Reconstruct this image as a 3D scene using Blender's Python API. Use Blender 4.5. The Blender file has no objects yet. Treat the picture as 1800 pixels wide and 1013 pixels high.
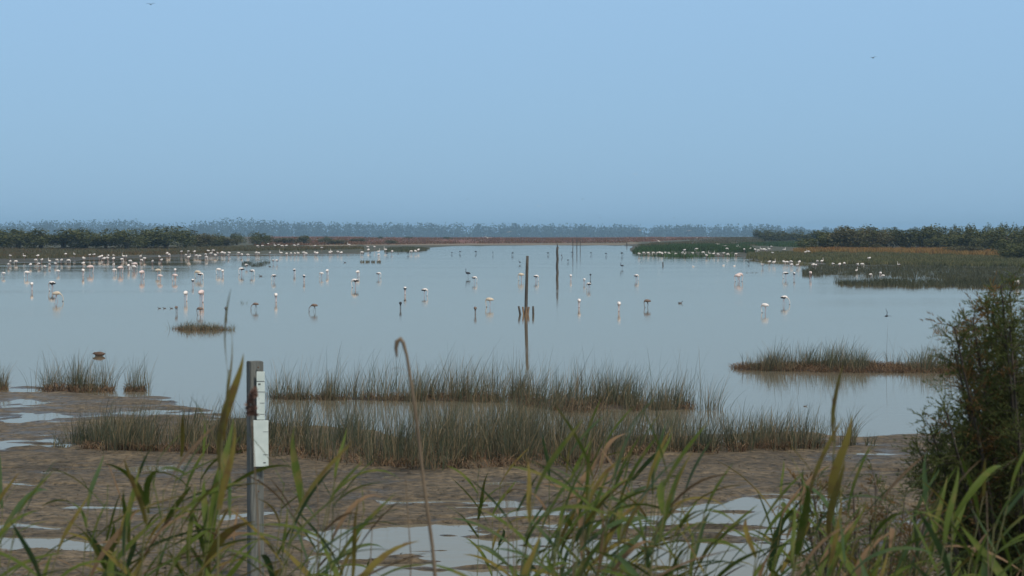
import bpy, bmesh, math, random
import numpy as np
from mathutils import Vector, Matrix

random.seed(7)
rng = np.random.default_rng(7)
S = bpy.context.scene
COL = S.collection

# ------------------------------------------------------------------ camera
FPX, HOR, CAMZ = 3500.0, 408.0, 5.0          # focal length in photo pixels, horizon row, eye height
PITCH = math.atan((506.5 - HOR) / FPX)
cd = bpy.data.cameras.new('camera'); cam = bpy.data.objects.new('camera', cd); COL.objects.link(cam)
cd.sensor_width = 36.0; cd.lens = 36.0 * FPX / 1800.0
cam.location = (0, 0, CAMZ); cam.rotation_euler = (math.pi / 2 - PITCH, 0, 0)
cd.clip_start = 0.05; cd.clip_end = 30000
cd.dof.use_dof = True; cd.dof.focus_distance = 75.0; cd.dof.aperture_fstop = 9.0
S.camera = cam

# ------------------------------------------------------------------ sky, sun, exposure
SUN_EL, SUN_AZ = math.radians(52), math.radians(140)   # azimuth clockwise from +Y: behind the camera, to the right
w = bpy.data.worlds.new('World'); S.world = w; w.use_nodes = True
nt = w.node_tree; nt.nodes.clear()
out = nt.nodes.new('ShaderNodeOutputWorld'); bg = nt.nodes.new('ShaderNodeBackground')
sky = nt.nodes.new('ShaderNodeTexSky'); sky.sky_type = 'NISHITA'; sky.sun_disc = False
sky.sun_elevation = SUN_EL; sky.sun_rotation = SUN_AZ
sky.air_density = 1.0; sky.dust_density = 0.6; sky.ozone_density = 2.0; sky.altitude = 0
bg.inputs['Strength'].default_value = 0.12
# milky upper air: the clear-sky colour is blended with an even pale blue veil
veil = nt.nodes.new('ShaderNodeMix'); veil.data_type = 'RGBA'
veil.inputs['Factor'].default_value = 0.88
geo = nt.nodes.new('ShaderNodeTexCoord'); sep = nt.nodes.new('ShaderNodeSeparateXYZ')
ramp = nt.nodes.new('ShaderNodeValToRGB')
nt.links.new(geo.outputs['Generated'], sep.inputs[0]); nt.links.new(sep.outputs['Z'], ramp.inputs[0])
ramp.color_ramp.elements[0].position = 0.0; ramp.color_ramp.elements[0].color = (2.0, 3.70, 5.55, 1)
ramp.color_ramp.elements[1].position = 0.12; ramp.color_ramp.elements[1].color = (2.62, 4.40, 6.55, 1)
e = ramp.color_ramp.elements.new(0.30); e.color = (3.9, 4.7, 5.6, 1)
e = ramp.color_ramp.elements.new(0.7); e.color = (4.0, 4.3, 4.5, 1)
nt.links.new(sky.outputs[0], veil.inputs['A']); nt.links.new(ramp.outputs[0], veil.inputs['B'])
nt.links.new(veil.outputs['Result'], bg.inputs[0]); nt.links.new(bg.outputs[0], out.inputs[0])

sl = bpy.data.lights.new('sun', 'SUN'); so = bpy.data.objects.new('sun', sl); COL.objects.link(so)
sl.energy = 3.1; sl.angle = math.radians(10); sl.color = (1.0, 0.93, 0.82)
sd = Vector((math.sin(SUN_AZ) * math.cos(SUN_EL), math.cos(SUN_AZ) * math.cos(SUN_EL), math.sin(SUN_EL)))
so.rotation_euler = sd.to_track_quat('Z', 'Y').to_euler()

S.view_settings.view_transform = 'Standard'; S.view_settings.look = 'None'
S.view_settings.exposure = 0.0; S.view_settings.gamma = 1.0
S.cycles.volume_bounces = 0
S.cycles.max_bounces = 8; S.cycles.transparent_max_bounces = 8

# ------------------------------------------------------------------ helpers
def at(px, py, z=0.0):
    """world point at height z seen at photo pixel (px, py)"""
    u, v = (px - 900) / FPX, (506.5 - py) / FPX
    dy = math.cos(PITCH) + v * math.sin(PITCH); dz = -math.sin(PITCH) + v * math.cos(PITCH)
    t = (z - CAMZ) / dz
    return Vector((u * t, dy * t, z))

def at_d(px, py, d):
    """world point at distance d (along +Y) seen at pixel"""
    u, v = (px - 900) / FPX, (506.5 - py) / FPX
    dy = math.cos(PITCH) + v * math.sin(PITCH); dz = -math.sin(PITCH) + v * math.cos(PITCH)
    t = d / dy
    return Vector((u * t, d, CAMZ + dz * t))

def tag(o, label=None, cat=None, group=None, kind=None):
    if label: o['label'] = label
    if cat: o['category'] = cat
    if group: o['group'] = group
    if kind: o['kind'] = kind
    return o

def link(name, me, parent=None, loc=None):
    o = bpy.data.objects.new(name, me); COL.objects.link(o)
    if parent is not None: o.parent = parent
    if loc is not None: o.location = loc
    return o

def empty(name, loc=(0, 0, 0), rz=0.0):
    o = bpy.data.objects.new(name, None); COL.objects.link(o)
    o.location = loc; o.rotation_euler = (0, 0, rz); o.empty_display_size = 0.2
    return o

def np_mesh(name, V, F, mat=None, smooth=False):
    """V (n,3), F (m,4) or (m,3) index arrays"""
    me = bpy.data.meshes.new(name)
    V = np.asarray(V, np.float32); F = np.asarray(F, np.int32); k = F.shape[1]
    me.vertices.add(len(V)); me.vertices.foreach_set('co', V.ravel())
    me.loops.add(F.size); me.loops.foreach_set('vertex_index', F.ravel())
    me.polygons.add(len(F)); me.polygons.foreach_set('loop_start', np.arange(0, F.size, k, dtype=np.int32))
    me.polygons.foreach_set('loop_total', np.full(len(F), k, np.int32))
    if smooth: me.polygons.foreach_set('use_smooth', np.ones(len(F), bool))
    me.update(calc_edges=True)
    if mat: me.materials.append(mat)
    return me

def hash2(ix, iy, seed):
    h = (ix.astype(np.int64) * 374761393 + iy.astype(np.int64) * 668265263 + seed * 974711) & 0x7fffffff
    h = ((h ^ (h >> 13)) * 1274126177) & 0x7fffffff
    return ((h ^ (h >> 16)) & 0xffff) / 65535.0

def vnoise(x, y, seed=0):
    ix, iy = np.floor(x), np.floor(y); fx, fy = x - ix, y - iy
    fx = fx * fx * (3 - 2 * fx); fy = fy * fy * (3 - 2 * fy)
    a, b = hash2(ix, iy, seed), hash2(ix + 1, iy, seed)
    c, d = hash2(ix, iy + 1, seed), hash2(ix + 1, iy + 1, seed)
    return (a + (b - a) * fx) * (1 - fy) + (c + (d - c) * fx) * fy

def fbm(x, y, seed=0, octs=4):
    s, a, t = 0.0, 0.5, 0.0
    for k in range(octs):
        s = s + a * vnoise(x * 2 ** k + 17.3 * k, y * 2 ** k - 9.1 * k, seed + k); t += a; a *= 0.5
    return s / t

def in_poly(px, py, poly):
    inside = np.zeros(np.shape(px), bool); n = len(poly)
    for i in range(n):
        x0, y0 = poly[i]; x1, y1 = poly[(i + 1) % n]
        if y0 == y1: continue
        c = ((y0 > py) != (y1 > py)) & (px < (x1 - x0) * (py - y0) / (y1 - y0) + x0)
        inside ^= c
    return inside

def ss(a, b, x):
    t = np.clip((x - a) / (b - a), 0, 1); return t * t * (3 - 2 * t)

# ------------------------------------------------------------------ materials
def new_mat(name):
    m = bpy.data.materials.new(name); m.use_nodes = True
    b = m.node_tree.nodes['Principled BSDF']
    return m, m.node_tree, b

def mat_mix(name, c1, c2, scale=4.0, rough=0.8, bump=0.0, c3=None, spec=0.3, stretch=(1, 1, 1), bdist=0.01, detail=5):
    m, t, b = new_mat(name)
    tc = t.nodes.new('ShaderNodeTexCoord'); mp = t.nodes.new('ShaderNodeMapping')
    mp.inputs['Scale'].default_value = stretch
    n = t.nodes.new('ShaderNodeTexNoise'); n.inputs['Scale'].default_value = scale; n.inputs['Detail'].default_value = detail
    r = t.nodes.new('ShaderNodeValToRGB')
    r.color_ramp.elements[0].position = 0.32; r.color_ramp.elements[0].color = (*c1, 1)
    r.color_ramp.elements[1].position = 0.68; r.color_ramp.elements[1].color = (*c2, 1)
    if c3: e = r.color_ramp.elements.new(0.5); e.color = (*c3, 1)
    t.links.new(tc.outputs['Object'], mp.inputs[0]); t.links.new(mp.outputs[0], n.inputs['Vector'])
    t.links.new(n.outputs['Fac'], r.inputs[0]); t.links.new(r.outputs[0], b.inputs['Base Color'])
    b.inputs['Roughness'].default_value = rough; b.inputs['Specular IOR Level'].default_value = spec
    if bump:
        bp = t.nodes.new('ShaderNodeBump'); bp.inputs['Strength'].default_value = bump; bp.inputs['Distance'].default_value = bdist
        t.links.new(n.outputs['Fac'], bp.inputs['Height']); t.links.new(bp.outputs[0], b.inputs['Normal'])
    return m

def mat_leaf(name, cols, rough=0.6, spec=0.25, trans=0.25, wear=None, patch=None, mixr=.35):
    """each separate blade or leaf takes one of several real colours; thin leaves let some light through"""
    m, t, b = new_mat(name)
    g = t.nodes.new('ShaderNodeNewGeometry'); r = t.nodes.new('ShaderNodeValToRGB')
    n = len(cols); els = r.color_ramp.elements
    els[0].position = 0.0; els[0].color = (*cols[0], 1); els[1].position = 1.0; els[1].color = (*cols[-1], 1)
    for i in range(1, n - 1):
        e = els.new(i / (n - 1)); e.color = (*cols[i], 1)
    if patch:   # neighbours tend to share a colour: the stand grows in patches
        pn = t.nodes.new('ShaderNodeTexNoise'); pn.inputs['Scale'].default_value = patch; pn.inputs['Detail'].default_value = 4
        t.links.new(g.outputs['Position'], pn.inputs['Vector'])
        mr = t.nodes.new('ShaderNodeMapRange'); mr.inputs[1].default_value = .32; mr.inputs[2].default_value = .68
        m1 = t.nodes.new('ShaderNodeMix'); m1.data_type = 'FLOAT'; m1.inputs[0].default_value = mixr
        t.links.new(pn.outputs['Fac'], mr.inputs[0]); t.links.new(mr.outputs[0], m1.inputs['A']); t.links.new(g.outputs['Random Per Island'], m1.inputs['B'])
        t.links.new(m1.outputs['Result'], r.inputs[0])
    else: t.links.new(g.outputs['Random Per Island'], r.inputs[0])
    col = r.outputs[0]
    if wear:
        tc = t.nodes.new('ShaderNodeTexCoord'); nn = t.nodes.new('ShaderNodeTexNoise')
        nn.inputs['Scale'].default_value = wear[1]; nn.inputs['Detail'].default_value = 4
        rr = t.nodes.new('ShaderNodeValToRGB'); rr.color_ramp.elements[0].position = 0.5; rr.color_ramp.elements[1].position = 0.72
        mx = t.nodes.new('ShaderNodeMix'); mx.data_type = 'RGBA'; mx.inputs['B'].default_value = (*wear[0], 1)
        oi = t.nodes.new('ShaderNodeObjectInfo'); ad = t.nodes.new('ShaderNodeVectorMath'); ad.operation = 'ADD'
        t.links.new(tc.outputs['Object'], ad.inputs[0]); t.links.new(oi.outputs['Location'], ad.inputs[1])
        t.links.new(ad.outputs[0], nn.inputs['Vector']); t.links.new(nn.outputs['Fac'], rr.inputs[0])
        t.links.new(rr.outputs[0], mx.inputs['Factor']); t.links.new(col, mx.inputs['A']); col = mx.outputs['Result']
    t.links.new(col, b.inputs['Base Color'])
    b.inputs['Roughness'].default_value = rough; b.inputs['Specular IOR Level'].default_value = spec
    if trans:
        tr = t.nodes.new('ShaderNodeBsdfTranslucent'); ms = t.nodes.new('ShaderNodeMixShader'); ms.inputs[0].default_value = trans
        o = t.nodes['Material Output']
        t.links.new(col, tr.inputs[0]); t.links.new(b.outputs[0], ms.inputs[1]); t.links.new(tr.outputs[0], ms.inputs[2])
        t.links.new(ms.outputs[0], o.inputs['Surface'])
    return m

def mat_plain(name, c, rough=0.6, spec=0.3):
    m, t, b = new_mat(name)
    n = t.nodes.new('ShaderNodeTexNoise'); n.inputs['Scale'].default_value = 30
    r = t.nodes.new('ShaderNodeValToRGB')
    r.color_ramp.elements[0].color = (c[0] * .85, c[1] * .85, c[2] * .85, 1); r.color_ramp.elements[1].color = (min(c[0] * 1.1, 1), min(c[1] * 1.1, 1), min(c[2] * 1.1, 1), 1)
    t.links.new(n.outputs['Fac'], r.inputs[0]); t.links.new(r.outputs[0], b.inputs['Base Color'])
    b.inputs['Roughness'].default_value = rough; b.inputs['Specular IOR Level'].default_value = spec
    return m

# ------------------------------------------------------------------ ground
rows = np.concatenate([np.linspace(-5, 15.0, 26), np.linspace(16, 24.5, 22),
                       17500.0 / (np.concatenate([np.arange(1108, 520, -1.3), np.arange(520, 411, -0.5)]) - HOR),
                       np.array([6500., 7500, 9000, 12000])])
rows = np.unique(rows)
ucols = np.concatenate([np.linspace(-1.4, -0.31, 22), np.linspace(-0.30, 0.30, 450), np.linspace(0.31, 1.4, 22)])
NR, NC = len(rows), len(ucols)
GY = np.repeat(rows[:, None], NC, 1); GX = ucols[None, :] * (GY + 8)
ysafe = np.maximum(GY, 3.0)
GPX = 900 + FPX * GX / ysafe; GPY = HOR + 17500.0 / ysafe

LEFT_LAND = [(-900, 468), (0, 463.5), (60, 462.5), (130, 460), (180, 455), (260, 452.5), (330, 450.5), (420, 448), (520, 447.5), (600, 446.5),
             (640, 444.5), (680, 440.5), (700, 441.5), (745, 440.5), (752, 437), (800, 433.5), (900, 432.6), (1000, 432.3), (1115, 432.3), (1115, 405), (-900, 405)]
RIGHT_LAND = [(1112, 432.3), (1108, 441), (1124, 446.5), (1200, 447.8), (1290, 448.6), (1312, 451), (1316, 457), (1342, 460.5), (1400, 463), (1480, 467),
              (1600, 469), (1800, 472), (2600, 480), (2600, 405), (1112, 405)]
MUD = [(-900, 686), (0, 690), (110, 693), (300, 703), (450, 738), (600, 762), (900, 772), (1250, 772), (1450, 764), (1600, 758), (2600, 750), (2600, 4000), (-900, 4000)]
POOLS = [[(-40, 776), (60, 772), (112, 782), (100, 794), (30, 797), (-40, 790)],
         [(660, 884), (760, 880), (900, 884), (900, 892), (760, 894), (660, 892)],
         [(560, 935), (700, 918), (860, 905), (960, 898), (1150, 905), (1230, 885), (1330, 872), (1500, 880), (1430, 930), (1340, 1100), (560, 1100)],
         [(-200, 950), (60, 948), (190, 960), (180, 972), (-200, 975)], [(-200, 922), (70, 920), (110, 926), (-200, 930)],
         [(380, 900), (520, 896), (560, 904), (380, 910)],
         [(20, 735), (70, 734), (100, 740), (20, 742)], [(0, 707), (60, 706), (90, 713), (0, 716)]]

def blur(a, n):
    for _ in range(n):
        a = (np.roll(a, 1, 0) + 2 * a + np.roll(a, -1, 0)) / 4
        a = (np.roll(a, 1, 1) + 2 * a + np.roll(a, -1, 1)) / 4
    return a

jit = (fbm(GPX / 30, GPY / 5, 40) - 0.5)
land = (in_poly(GPX, GPY + jit * 3, LEFT_LAND) | in_poly(GPX, GPY + jit * 3, RIGHT_LAND)).astype(float)
landb = blur(land, 3)
mud = blur(in_poly(GPX + (fbm(GX / 6, GY / 6, 3) - .5) * 120, GPY + (fbm(GX / 3, GY / 3, 5) - .5) * 46, MUD).astype(float), 26)
pools = np.zeros_like(land)
for p in POOLS:
    pools = np.maximum(pools, in_poly(GPX + (fbm(GX / 1.5, GY / 1.5, 61) - .5) * 90, GPY + (fbm(GX / 1.2, GY / 2.0, 60) - .5) * 26, p).astype(float))
pools = blur(pools, 3)

GZ = np.full_like(GX, -0.38)
# distant land: low shore rising slowly inland
rise = np.zeros_like(GX)
leftside = GX < 60
rise = 0.10 + 0.55 * ss(380, 560, GY) * (GPX < 640) + 1.3 * ss(760, 1250, GY)
rise = np.where(GPX > 1100, 0.10 + 0.45 * ss(330, 460, GY) + 1.2 * ss(760, 1250, GY), rise)
rise = rise + (fbm(GX / 25, GY / 25, 9) - 0.5) * 0.18
GZ = GZ * (1 - landb) + rise * landb
GZ = GZ - 10.0 * ss(1300, 2300, GY)      # beyond the salt flat the land falls away to the wooded plain
# near mud flat: a few centimetres above or below the water line, so pools and streaks form by themselves
micro = (fbm(GX / 2.4, GY / 2.4, 21, 5) - 0.5) * 0.10 + (fbm(GX / 0.5, GY / 0.3, 27, 3) - 0.5) * 0.085
streak = fbm(GX / 2.6, GY / 0.8, 81, 4)
mudz = 0.046 + micro - 0.085 * ss(.66, .84, streak) - 0.05 * ss(.45, .7, fbm(GX / 5, GY / 1.4, 83, 4)) * ss(48, 60, GY) - .030 * ss(1280, 1500, GPX) * ss(40, 44, GY) - .018 * ss(560, 300, GPX) * ss(48, 54, GY)
edge = np.clip(mud * 1.0, 0, 1)
mz = -0.10 + 0.10 * ss(0, 0.55, edge) + mudz * (.35 + .65 * ss(0.3, 0.9, edge)) + (streak - .5) * .16 * ss(0, .15, edge) * ss(1, .75, edge)
mz = mz - 0.115 * pools * ss(.22, .55, 1 - fbm(GX / 1.8, GY / 0.5, 85, 4) * .98 + .02)
nearm = GY < 95
GZ = np.where(nearm & (edge > 0.002), np.maximum(mz, -0.38), GZ)
GZ = np.where((edge <= 0.35) & (GY < 95) & (GY > 50), np.maximum(GZ, -0.30 + 0.29 * ss(0.62, 0.80, fbm(GX / 4.0, GY / 1.6, 33, 5)) * ss(82, 66, GY)), GZ)
ISL = [[(1282, 645), (1480, 641), (1690, 646), (1700, 655), (1480, 655), (1300, 652)], [(300, 577.5), (340, 576.5), (400, 578), (395, 581), (330, 582)], [(64, 684), (110, 682), (200, 684), (196, 690), (80, 690)], [(218, 684), (258, 684), (258, 689), (218, 689)],
       [(-60, 681), (10, 681), (10, 687), (-60, 687)], [(475, 699), (620, 698), (880, 699), (885, 706), (620, 705), (480, 703)], [(905, 702), (1110, 704), (1120, 720), (1000, 723), (915, 712)], [(1130, 713), (1220, 713), (1220, 720), (1130, 720)]]
isl = np.zeros_like(GX)
for p in ISL: isl = np.maximum(isl, in_poly(GPX + (fbm(GX / 1.2, GY / 1.2, 91) - .5) * 40, GPY + (fbm(GX / .8, GY / .8, 92) - .5) * 5, p).astype(float))
isl = blur(isl, 1)
GZ = np.where(isl > .001, np.maximum(GZ, -.3 + (.34 + (fbm(GX / .4, GY / .4, 93) - .5) * .12) * isl), GZ)
# the embankment under the camera
GZ = np.where(GY < 24, np.maximum(GZ, 3.3 * (1 - ss(1.5, 15, GY)) + (fbm(GX, GY, 71) - .5) * 0.2 * (1 - ss(1.5, 15, GY)) + GZ * ss(12, 15, GY)), GZ)

def ground_z(x, y):
    x = np.asarray(x, float); y = np.asarray(y, float)
    j = np.interp(y, rows, np.arange(NR)); i = np.interp(x / (y + 8), ucols, np.arange(NC))
    j0 = np.clip(np.floor(j).astype(int), 0, NR - 2); i0 = np.clip(np.floor(i).astype(int), 0, NC - 2)
    fj, fi = j - j0, i - i0
    return (GZ[j0, i0] * (1 - fi) + GZ[j0, i0 + 1] * fi) * (1 - fj) + (GZ[j0 + 1, i0] * (1 - fi) + GZ[j0 + 1, i0 + 1] * fi) * fj

idx = np.arange(NR * NC).reshape(NR, NC)
F = np.stack([idx[:-1, :-1], idx[:-1, 1:], idx[1:, 1:], idx[1:, :-1]], -1).reshape(-1, 4)
gme = np_mesh('ground', np.stack([GX, GY, GZ], -1).reshape(-1, 3), F, smooth=True)

# what grows or lies on each stretch of ground (true surface colours)
def c3(*v): return np.array(v)
colr = np.empty((NR, NC, 3)); colr[:] = c3(0.075, 0.062, 0.046)
n1 = fbm(GX / 30, GY / 30, 12)[..., None]; n2 = fbm(GX / 9, GY / 60, 14)[..., None]
def lay(mask, c):
    m_ = np.clip(mask, 0, 1)[..., None]
    colr[:] = colr * (1 - m_) + c * m_
lay(landb, c3(0.060, 0.062, 0.034) * (0.7 + 0.6 * n1))
redm = blur((in_poly(GPX, GPY, [(440, 431), (560, 432), (700, 431), (820, 429.5), (1000, 428), (1150, 428), (1260, 421), (1320, 420), (1320, 416.5), (440, 416.5)])).astype(float), 2)
lay(redm * (0.55 + 0.45 * ss(0.35, 0.6, n2[..., 0])), c3(0.17, 0.062, 0.034) * (0.75 + 0.5 * n1))
sand = blur((in_poly(GPX, GPY, [(540, 436), (620, 436.5), (640, 432), (820, 431.5), (1120, 431), (1120, 429), (820, 429), (640, 430), (540, 433.5)])).astype(float), 1)
lay(sand * 0.9, c3(0.21, 0.165, 0.11))
sandl = blur(in_poly(GPX, GPY, [(-50, 452), (60, 451.5), (200, 449), (300, 446), (320, 448), (200, 451.5), (60, 455), (-50, 456)]).astype(float), 1)
lay(sandl * 0.4, c3(0.19, 0.15, 0.10))
mudl = blur(in_poly(GPX, GPY, [(-400, 456), (60, 455), (200, 452), (320, 448.5), (440, 447), (440, 452), (-400, 472)]).astype(float), 1)
lay(mudl * 0.7, c3(0.042, 0.038, 0.027))
org = blur(in_poly(GPX, GPY, [(1395, 447), (1480, 446), (1660, 450), (1800, 455), (1800, 448), (1660, 440), (1395, 441)]).astype(float), 2)
lay(org, c3(0.19, 0.085, 0.03))
mudn = ((GY < 95) & (GY > 15)).astype(float)
mt = fbm(GX / 1.1, GY / 1.1, 51, 4)[..., None]
lay(mudn, c3(0.122, 0.092, 0.056) * (0.35 + 1.3 * mt))
lay(isl, c3(0.062, 0.042, 0.026))
lay((GY <= 15).astype(float), c3(0.07, 0.075, 0.04))
ca = gme.color_attributes.new('soil', 'FLOAT_COLOR', 'POINT')
ca.data.foreach_set('color', np.concatenate([colr, np.ones((NR, NC, 1))], -1).astype(np.float32).ravel())
gm, t, b = new_mat('soil')
at_ = t.nodes.new('ShaderNodeVertexColor'); at_.layer_name = 'soil'
geo = t.nodes.new('ShaderNodeNewGeometry')
nz = t.nodes.new('ShaderNodeTexNoise'); nz.inputs['Scale'].default_value = 5.5; nz.inputs['Detail'].default_value = 7; nz.inputs['Roughness'].default_value = 0.7
rp = t.nodes.new('ShaderNodeValToRGB'); rp.color_ramp.elements[0].position = .38; rp.color_ramp.elements[0].color = (.32, .34, .34, 1)
rp.color_ramp.elements[1].position = .64; rp.color_ramp.elements[1].color = (1.4, 1.36, 1.3, 1)
mx = t.nodes.new('ShaderNodeMix'); mx.data_type = 'RGBA'; mx.blend_type = 'MULTIPLY'; mx.inputs['Factor'].default_value = 1
t.links.new(geo.outputs['Position'], nz.inputs['Vector']); t.links.new(nz.outputs['Fac'], rp.inputs[0])
t.links.new(at_.outputs['Color'], mx.inputs['A']); t.links.new(rp.outputs[0], mx.inputs['B'])
# silt within a few centimetres of the water line is soaked: darker and shinier
sz = t.nodes.new('ShaderNodeSeparateXYZ'); t.links.new(geo.outputs['Position'], sz.inputs[0])
wr = t.nodes.new('ShaderNodeMapRange'); wr.inputs[1].default_value = 0.004; wr.inputs[2].default_value = 0.040; wr.inputs[3].default_value = 1; wr.inputs[4].default_value = 0
t.links.new(sz.outputs['Z'], wr.inputs[0])
wc = t.nodes.new('ShaderNodeMix'); wc.data_type = 'RGBA'; wc.blend_type = 'MULTIPLY'; wc.inputs['B'].default_value = (.56, .55, .53, 1)
t.links.new(wr.outputs[0], wc.inputs['Factor']); t.links.new(mx.outputs['Result'], wc.inputs['A']); t.links.new(wc.outputs['Result'], b.inputs['Base Color'])
wg = t.nodes.new('ShaderNodeMapRange'); wg.inputs[3].default_value = .75; wg.inputs[4].default_value = .28
t.links.new(wr.outputs[0], wg.inputs[0]); t.links.new(wg.outputs[0], b.inputs['Roughness'])
bp = t.nodes.new('ShaderNodeBump'); bp.inputs['Strength'].default_value = 1.0; bp.inputs['Distance'].default_value = 0.09
t.links.new(nz.outputs['Fac'], bp.inputs['Height']); t.links.new(bp.outputs[0], b.inputs['Normal'])
b.inputs['Specular IOR Level'].default_value = 0.35
gme.materials.append(gm)
tag(link('ground', gme), kind='structure')

# ------------------------------------------------------------------ water
wm, t, b = new_mat('lagoon_water')
t.nodes.remove(b); o_ = t.nodes['Material Output']
df = t.nodes.new('ShaderNodeBsdfDiffuse'); df.inputs[0].default_value = (0.155, 0.142, 0.105, 1)
gl = t.nodes.new('ShaderNodeBsdfGlossy'); gl.inputs['Color'].default_value = (1.0, 0.885, 0.77, 1)
fr = t.nodes.new('ShaderNodeFresnel'); fr.inputs[0].default_value = 1.33; ms = t.nodes.new('ShaderNodeMixShader')
geo = t.nodes.new('ShaderNodeNewGeometry'); mp = t.nodes.new('ShaderNodeMapping'); mp.inputs['Scale'].default_value = (0.5, 1.2, 1)
nz = t.nodes.new('ShaderNodeTexNoise'); nz.inputs['Scale'].default_value = 1.8; nz.inputs['Detail'].default_value = 3
bp = t.nodes.new('ShaderNodeBump'); bp.inputs['Strength'].default_value = 0.16; bp.inputs['Distance'].default_value = 0.02
t.links.new(geo.outputs['Position'], mp.inputs[0]); t.links.new(mp.outputs[0], nz.inputs['Vector']); t.links.new(nz.outputs['Fac'], bp.inputs['Height'])
pn = t.nodes.new('ShaderNodeTexNoise'); pn.inputs['Scale'].default_value = 0.035; pn.inputs['Detail'].default_value = 5   # breeze-ruffled patches
pm = t.nodes.new('ShaderNodeMapping'); pm.inputs['Scale'].default_value = (0.35, 1.6, 1); t.links.new(geo.outputs['Position'], pm.inputs[0]); t.links.new(pm.outputs[0], pn.inputs['Vector'])
mr = t.nodes.new('ShaderNodeMapRange'); mr.inputs[1].default_value = .42; mr.inputs[2].default_value = .66; mr.inputs[3].default_value = .03; mr.inputs[4].default_value = .085
t.links.new(pn.outputs['Fac'], mr.inputs[0]); t.links.new(mr.outputs[0], gl.inputs['Roughness'])
m2 = t.nodes.new('ShaderNodeMapRange'); m2.inputs[1].default_value = .42; m2.inputs[2].default_value = .66; m2.inputs[3].default_value = .10; m2.inputs[4].default_value = .30
t.links.new(pn.outputs['Fac'], m2.inputs[0]); t.links.new(m2.outputs[0], bp.inputs['Strength'])
for n_ in (df, gl, fr): t.links.new(bp.outputs[0], n_.inputs['Normal'])
t.links.new(fr.outputs[0], ms.inputs[0]); t.links.new(df.outputs[0], ms.inputs[1]); t.links.new(gl.outputs[0], ms.inputs[2]); t.links.new(ms.outputs[0], o_.inputs['Surface'])
wx = np.linspace(-600, 600, 25); wy = np.concatenate([np.linspace(15.5, 120, 12), np.linspace(150, 1000, 18)])
WV = np.stack([np.tile(wx, len(wy)), np.repeat(wy, len(wx)), np.zeros(len(wx) * len(wy))], -1)
ii = np.arange(len(wx) * len(wy)).reshape(len(wy), len(wx))
WF = np.stack([ii[:-1, :-1], ii[:-1, 1:], ii[1:, 1:], ii[1:, :-1]], -1).reshape(-1, 4)
tag(link('water', np_mesh('water', WV, WF, wm)), kind='structure')

# ------------------------------------------------------------------ foliage geometry
def blades(base, h, wd, lean, nseg=3, droop=0.0, tip=0.15, face=None):
    """vertical strips: base (n,3), height (n,), width (n,), lean (n,2) sideways shift of the tip"""
    n = len(base); k = nseg + 1
    tt = np.linspace(0, 1, k)[None, :]
    ang = rng.uniform(0, math.pi, n) if face is None else face
    wx_, wy_ = np.cos(ang)[:, None], np.sin(ang)[:, None]
    half = wd[:, None] * 0.5 * (1 - (1 - tip) * tt ** 1.6)
    cx = base[:, 0:1] + lean[:, 0:1] * tt ** 1.8; cy = base[:, 1:2] + lean[:, 1:2] * tt ** 1.8
    cz = base[:, 2:3] + h[:, None] * (tt - droop * tt ** 3)
    A = np.stack([cx - wx_ * half, cy - wy_ * half, cz], -1); B = np.stack([cx + wx_ * half, cy + wy_ * half, cz], -1)
    V = np.stack([A, B], 2).reshape(n * k * 2, 3)
    s = (np.arange(n) * k * 2)[:, None] + (np.arange(nseg) * 2)[None, :]
    F = np.stack([s, s + 1, s + 3, s + 2], -1).reshape(-1, 4)
    return V, F

def join(parts):
    Vs, Fs, o = [], [], 0
    for V, F in parts:
        Vs.append(V); Fs.append(F + o); o += len(V)
    return np.concatenate(Vs), np.concatenate(Fs)

def leaf_quads(P, size, flat=0.0):
    n = len(P)
    a = rng.normal(size=(n, 3)); a /= np.linalg.norm(a, axis=1)[:, None]
    c = rng.normal(size=(n, 3)); bb = np.cross(a, c); bb /= np.linalg.norm(bb, axis=1)[:, None]
    s = size * rng.uniform(0.6, 1.3, n)[:, None]; a = a * s; bb = bb * s * 0.55
    V = np.stack([P - a, P - bb * .9 + a * .1, P + a, P + bb], 1).reshape(-1, 3)
    return V, np.arange(4 * n).reshape(n, 4)

def tube(path, rad, sides=6, cap=True):
    """tapered tube along a list of points"""
    P = [Vector(p) for p in path]; V, F = [], []
    up = Vector((0.13, 0.97, 0.2))
    for i, p in enumerate(P):
        d = (P[min(i + 1, len(P) - 1)] - P[max(i - 1, 0)]).normalized()
        a = d.cross(up);  a = a.normalized() if a.length > 1e-4 else Vector((1, 0, 0)); c = d.cross(a)
        for k in range(sides):
            th = 2 * math.pi * k / sides
            V.append(p + (a * math.cos(th) + c * math.sin(th)) * rad[i])
    for i in range(len(P) - 1):
        for k in range(sides):
            F.append((i * sides + k, i * sides + (k + 1) % sides, (i + 1) * sides + (k + 1) % sides, (i + 1) * sides + k))
    V = np.array([tuple(v) for v in V]); F = np.array(F)
    if cap:
        m = len(V); V = np.concatenate([V, [tuple(P[0]), tuple(P[-1])]]); e = (len(P) - 1) * sides
        ex = [(m, (k + 1) % sides, k, k) for k in range(0)]
        for k in range(0, sides, 2):
            ex.append((m, (k + 2) % sides, (k + 1) % sides, k)); ex.append((m + 1, e + k, e + (k + 1) % sides, e + (k + 2) % sides))
        F = np.concatenate([F, np.array(ex)])
    return V, F

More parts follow.
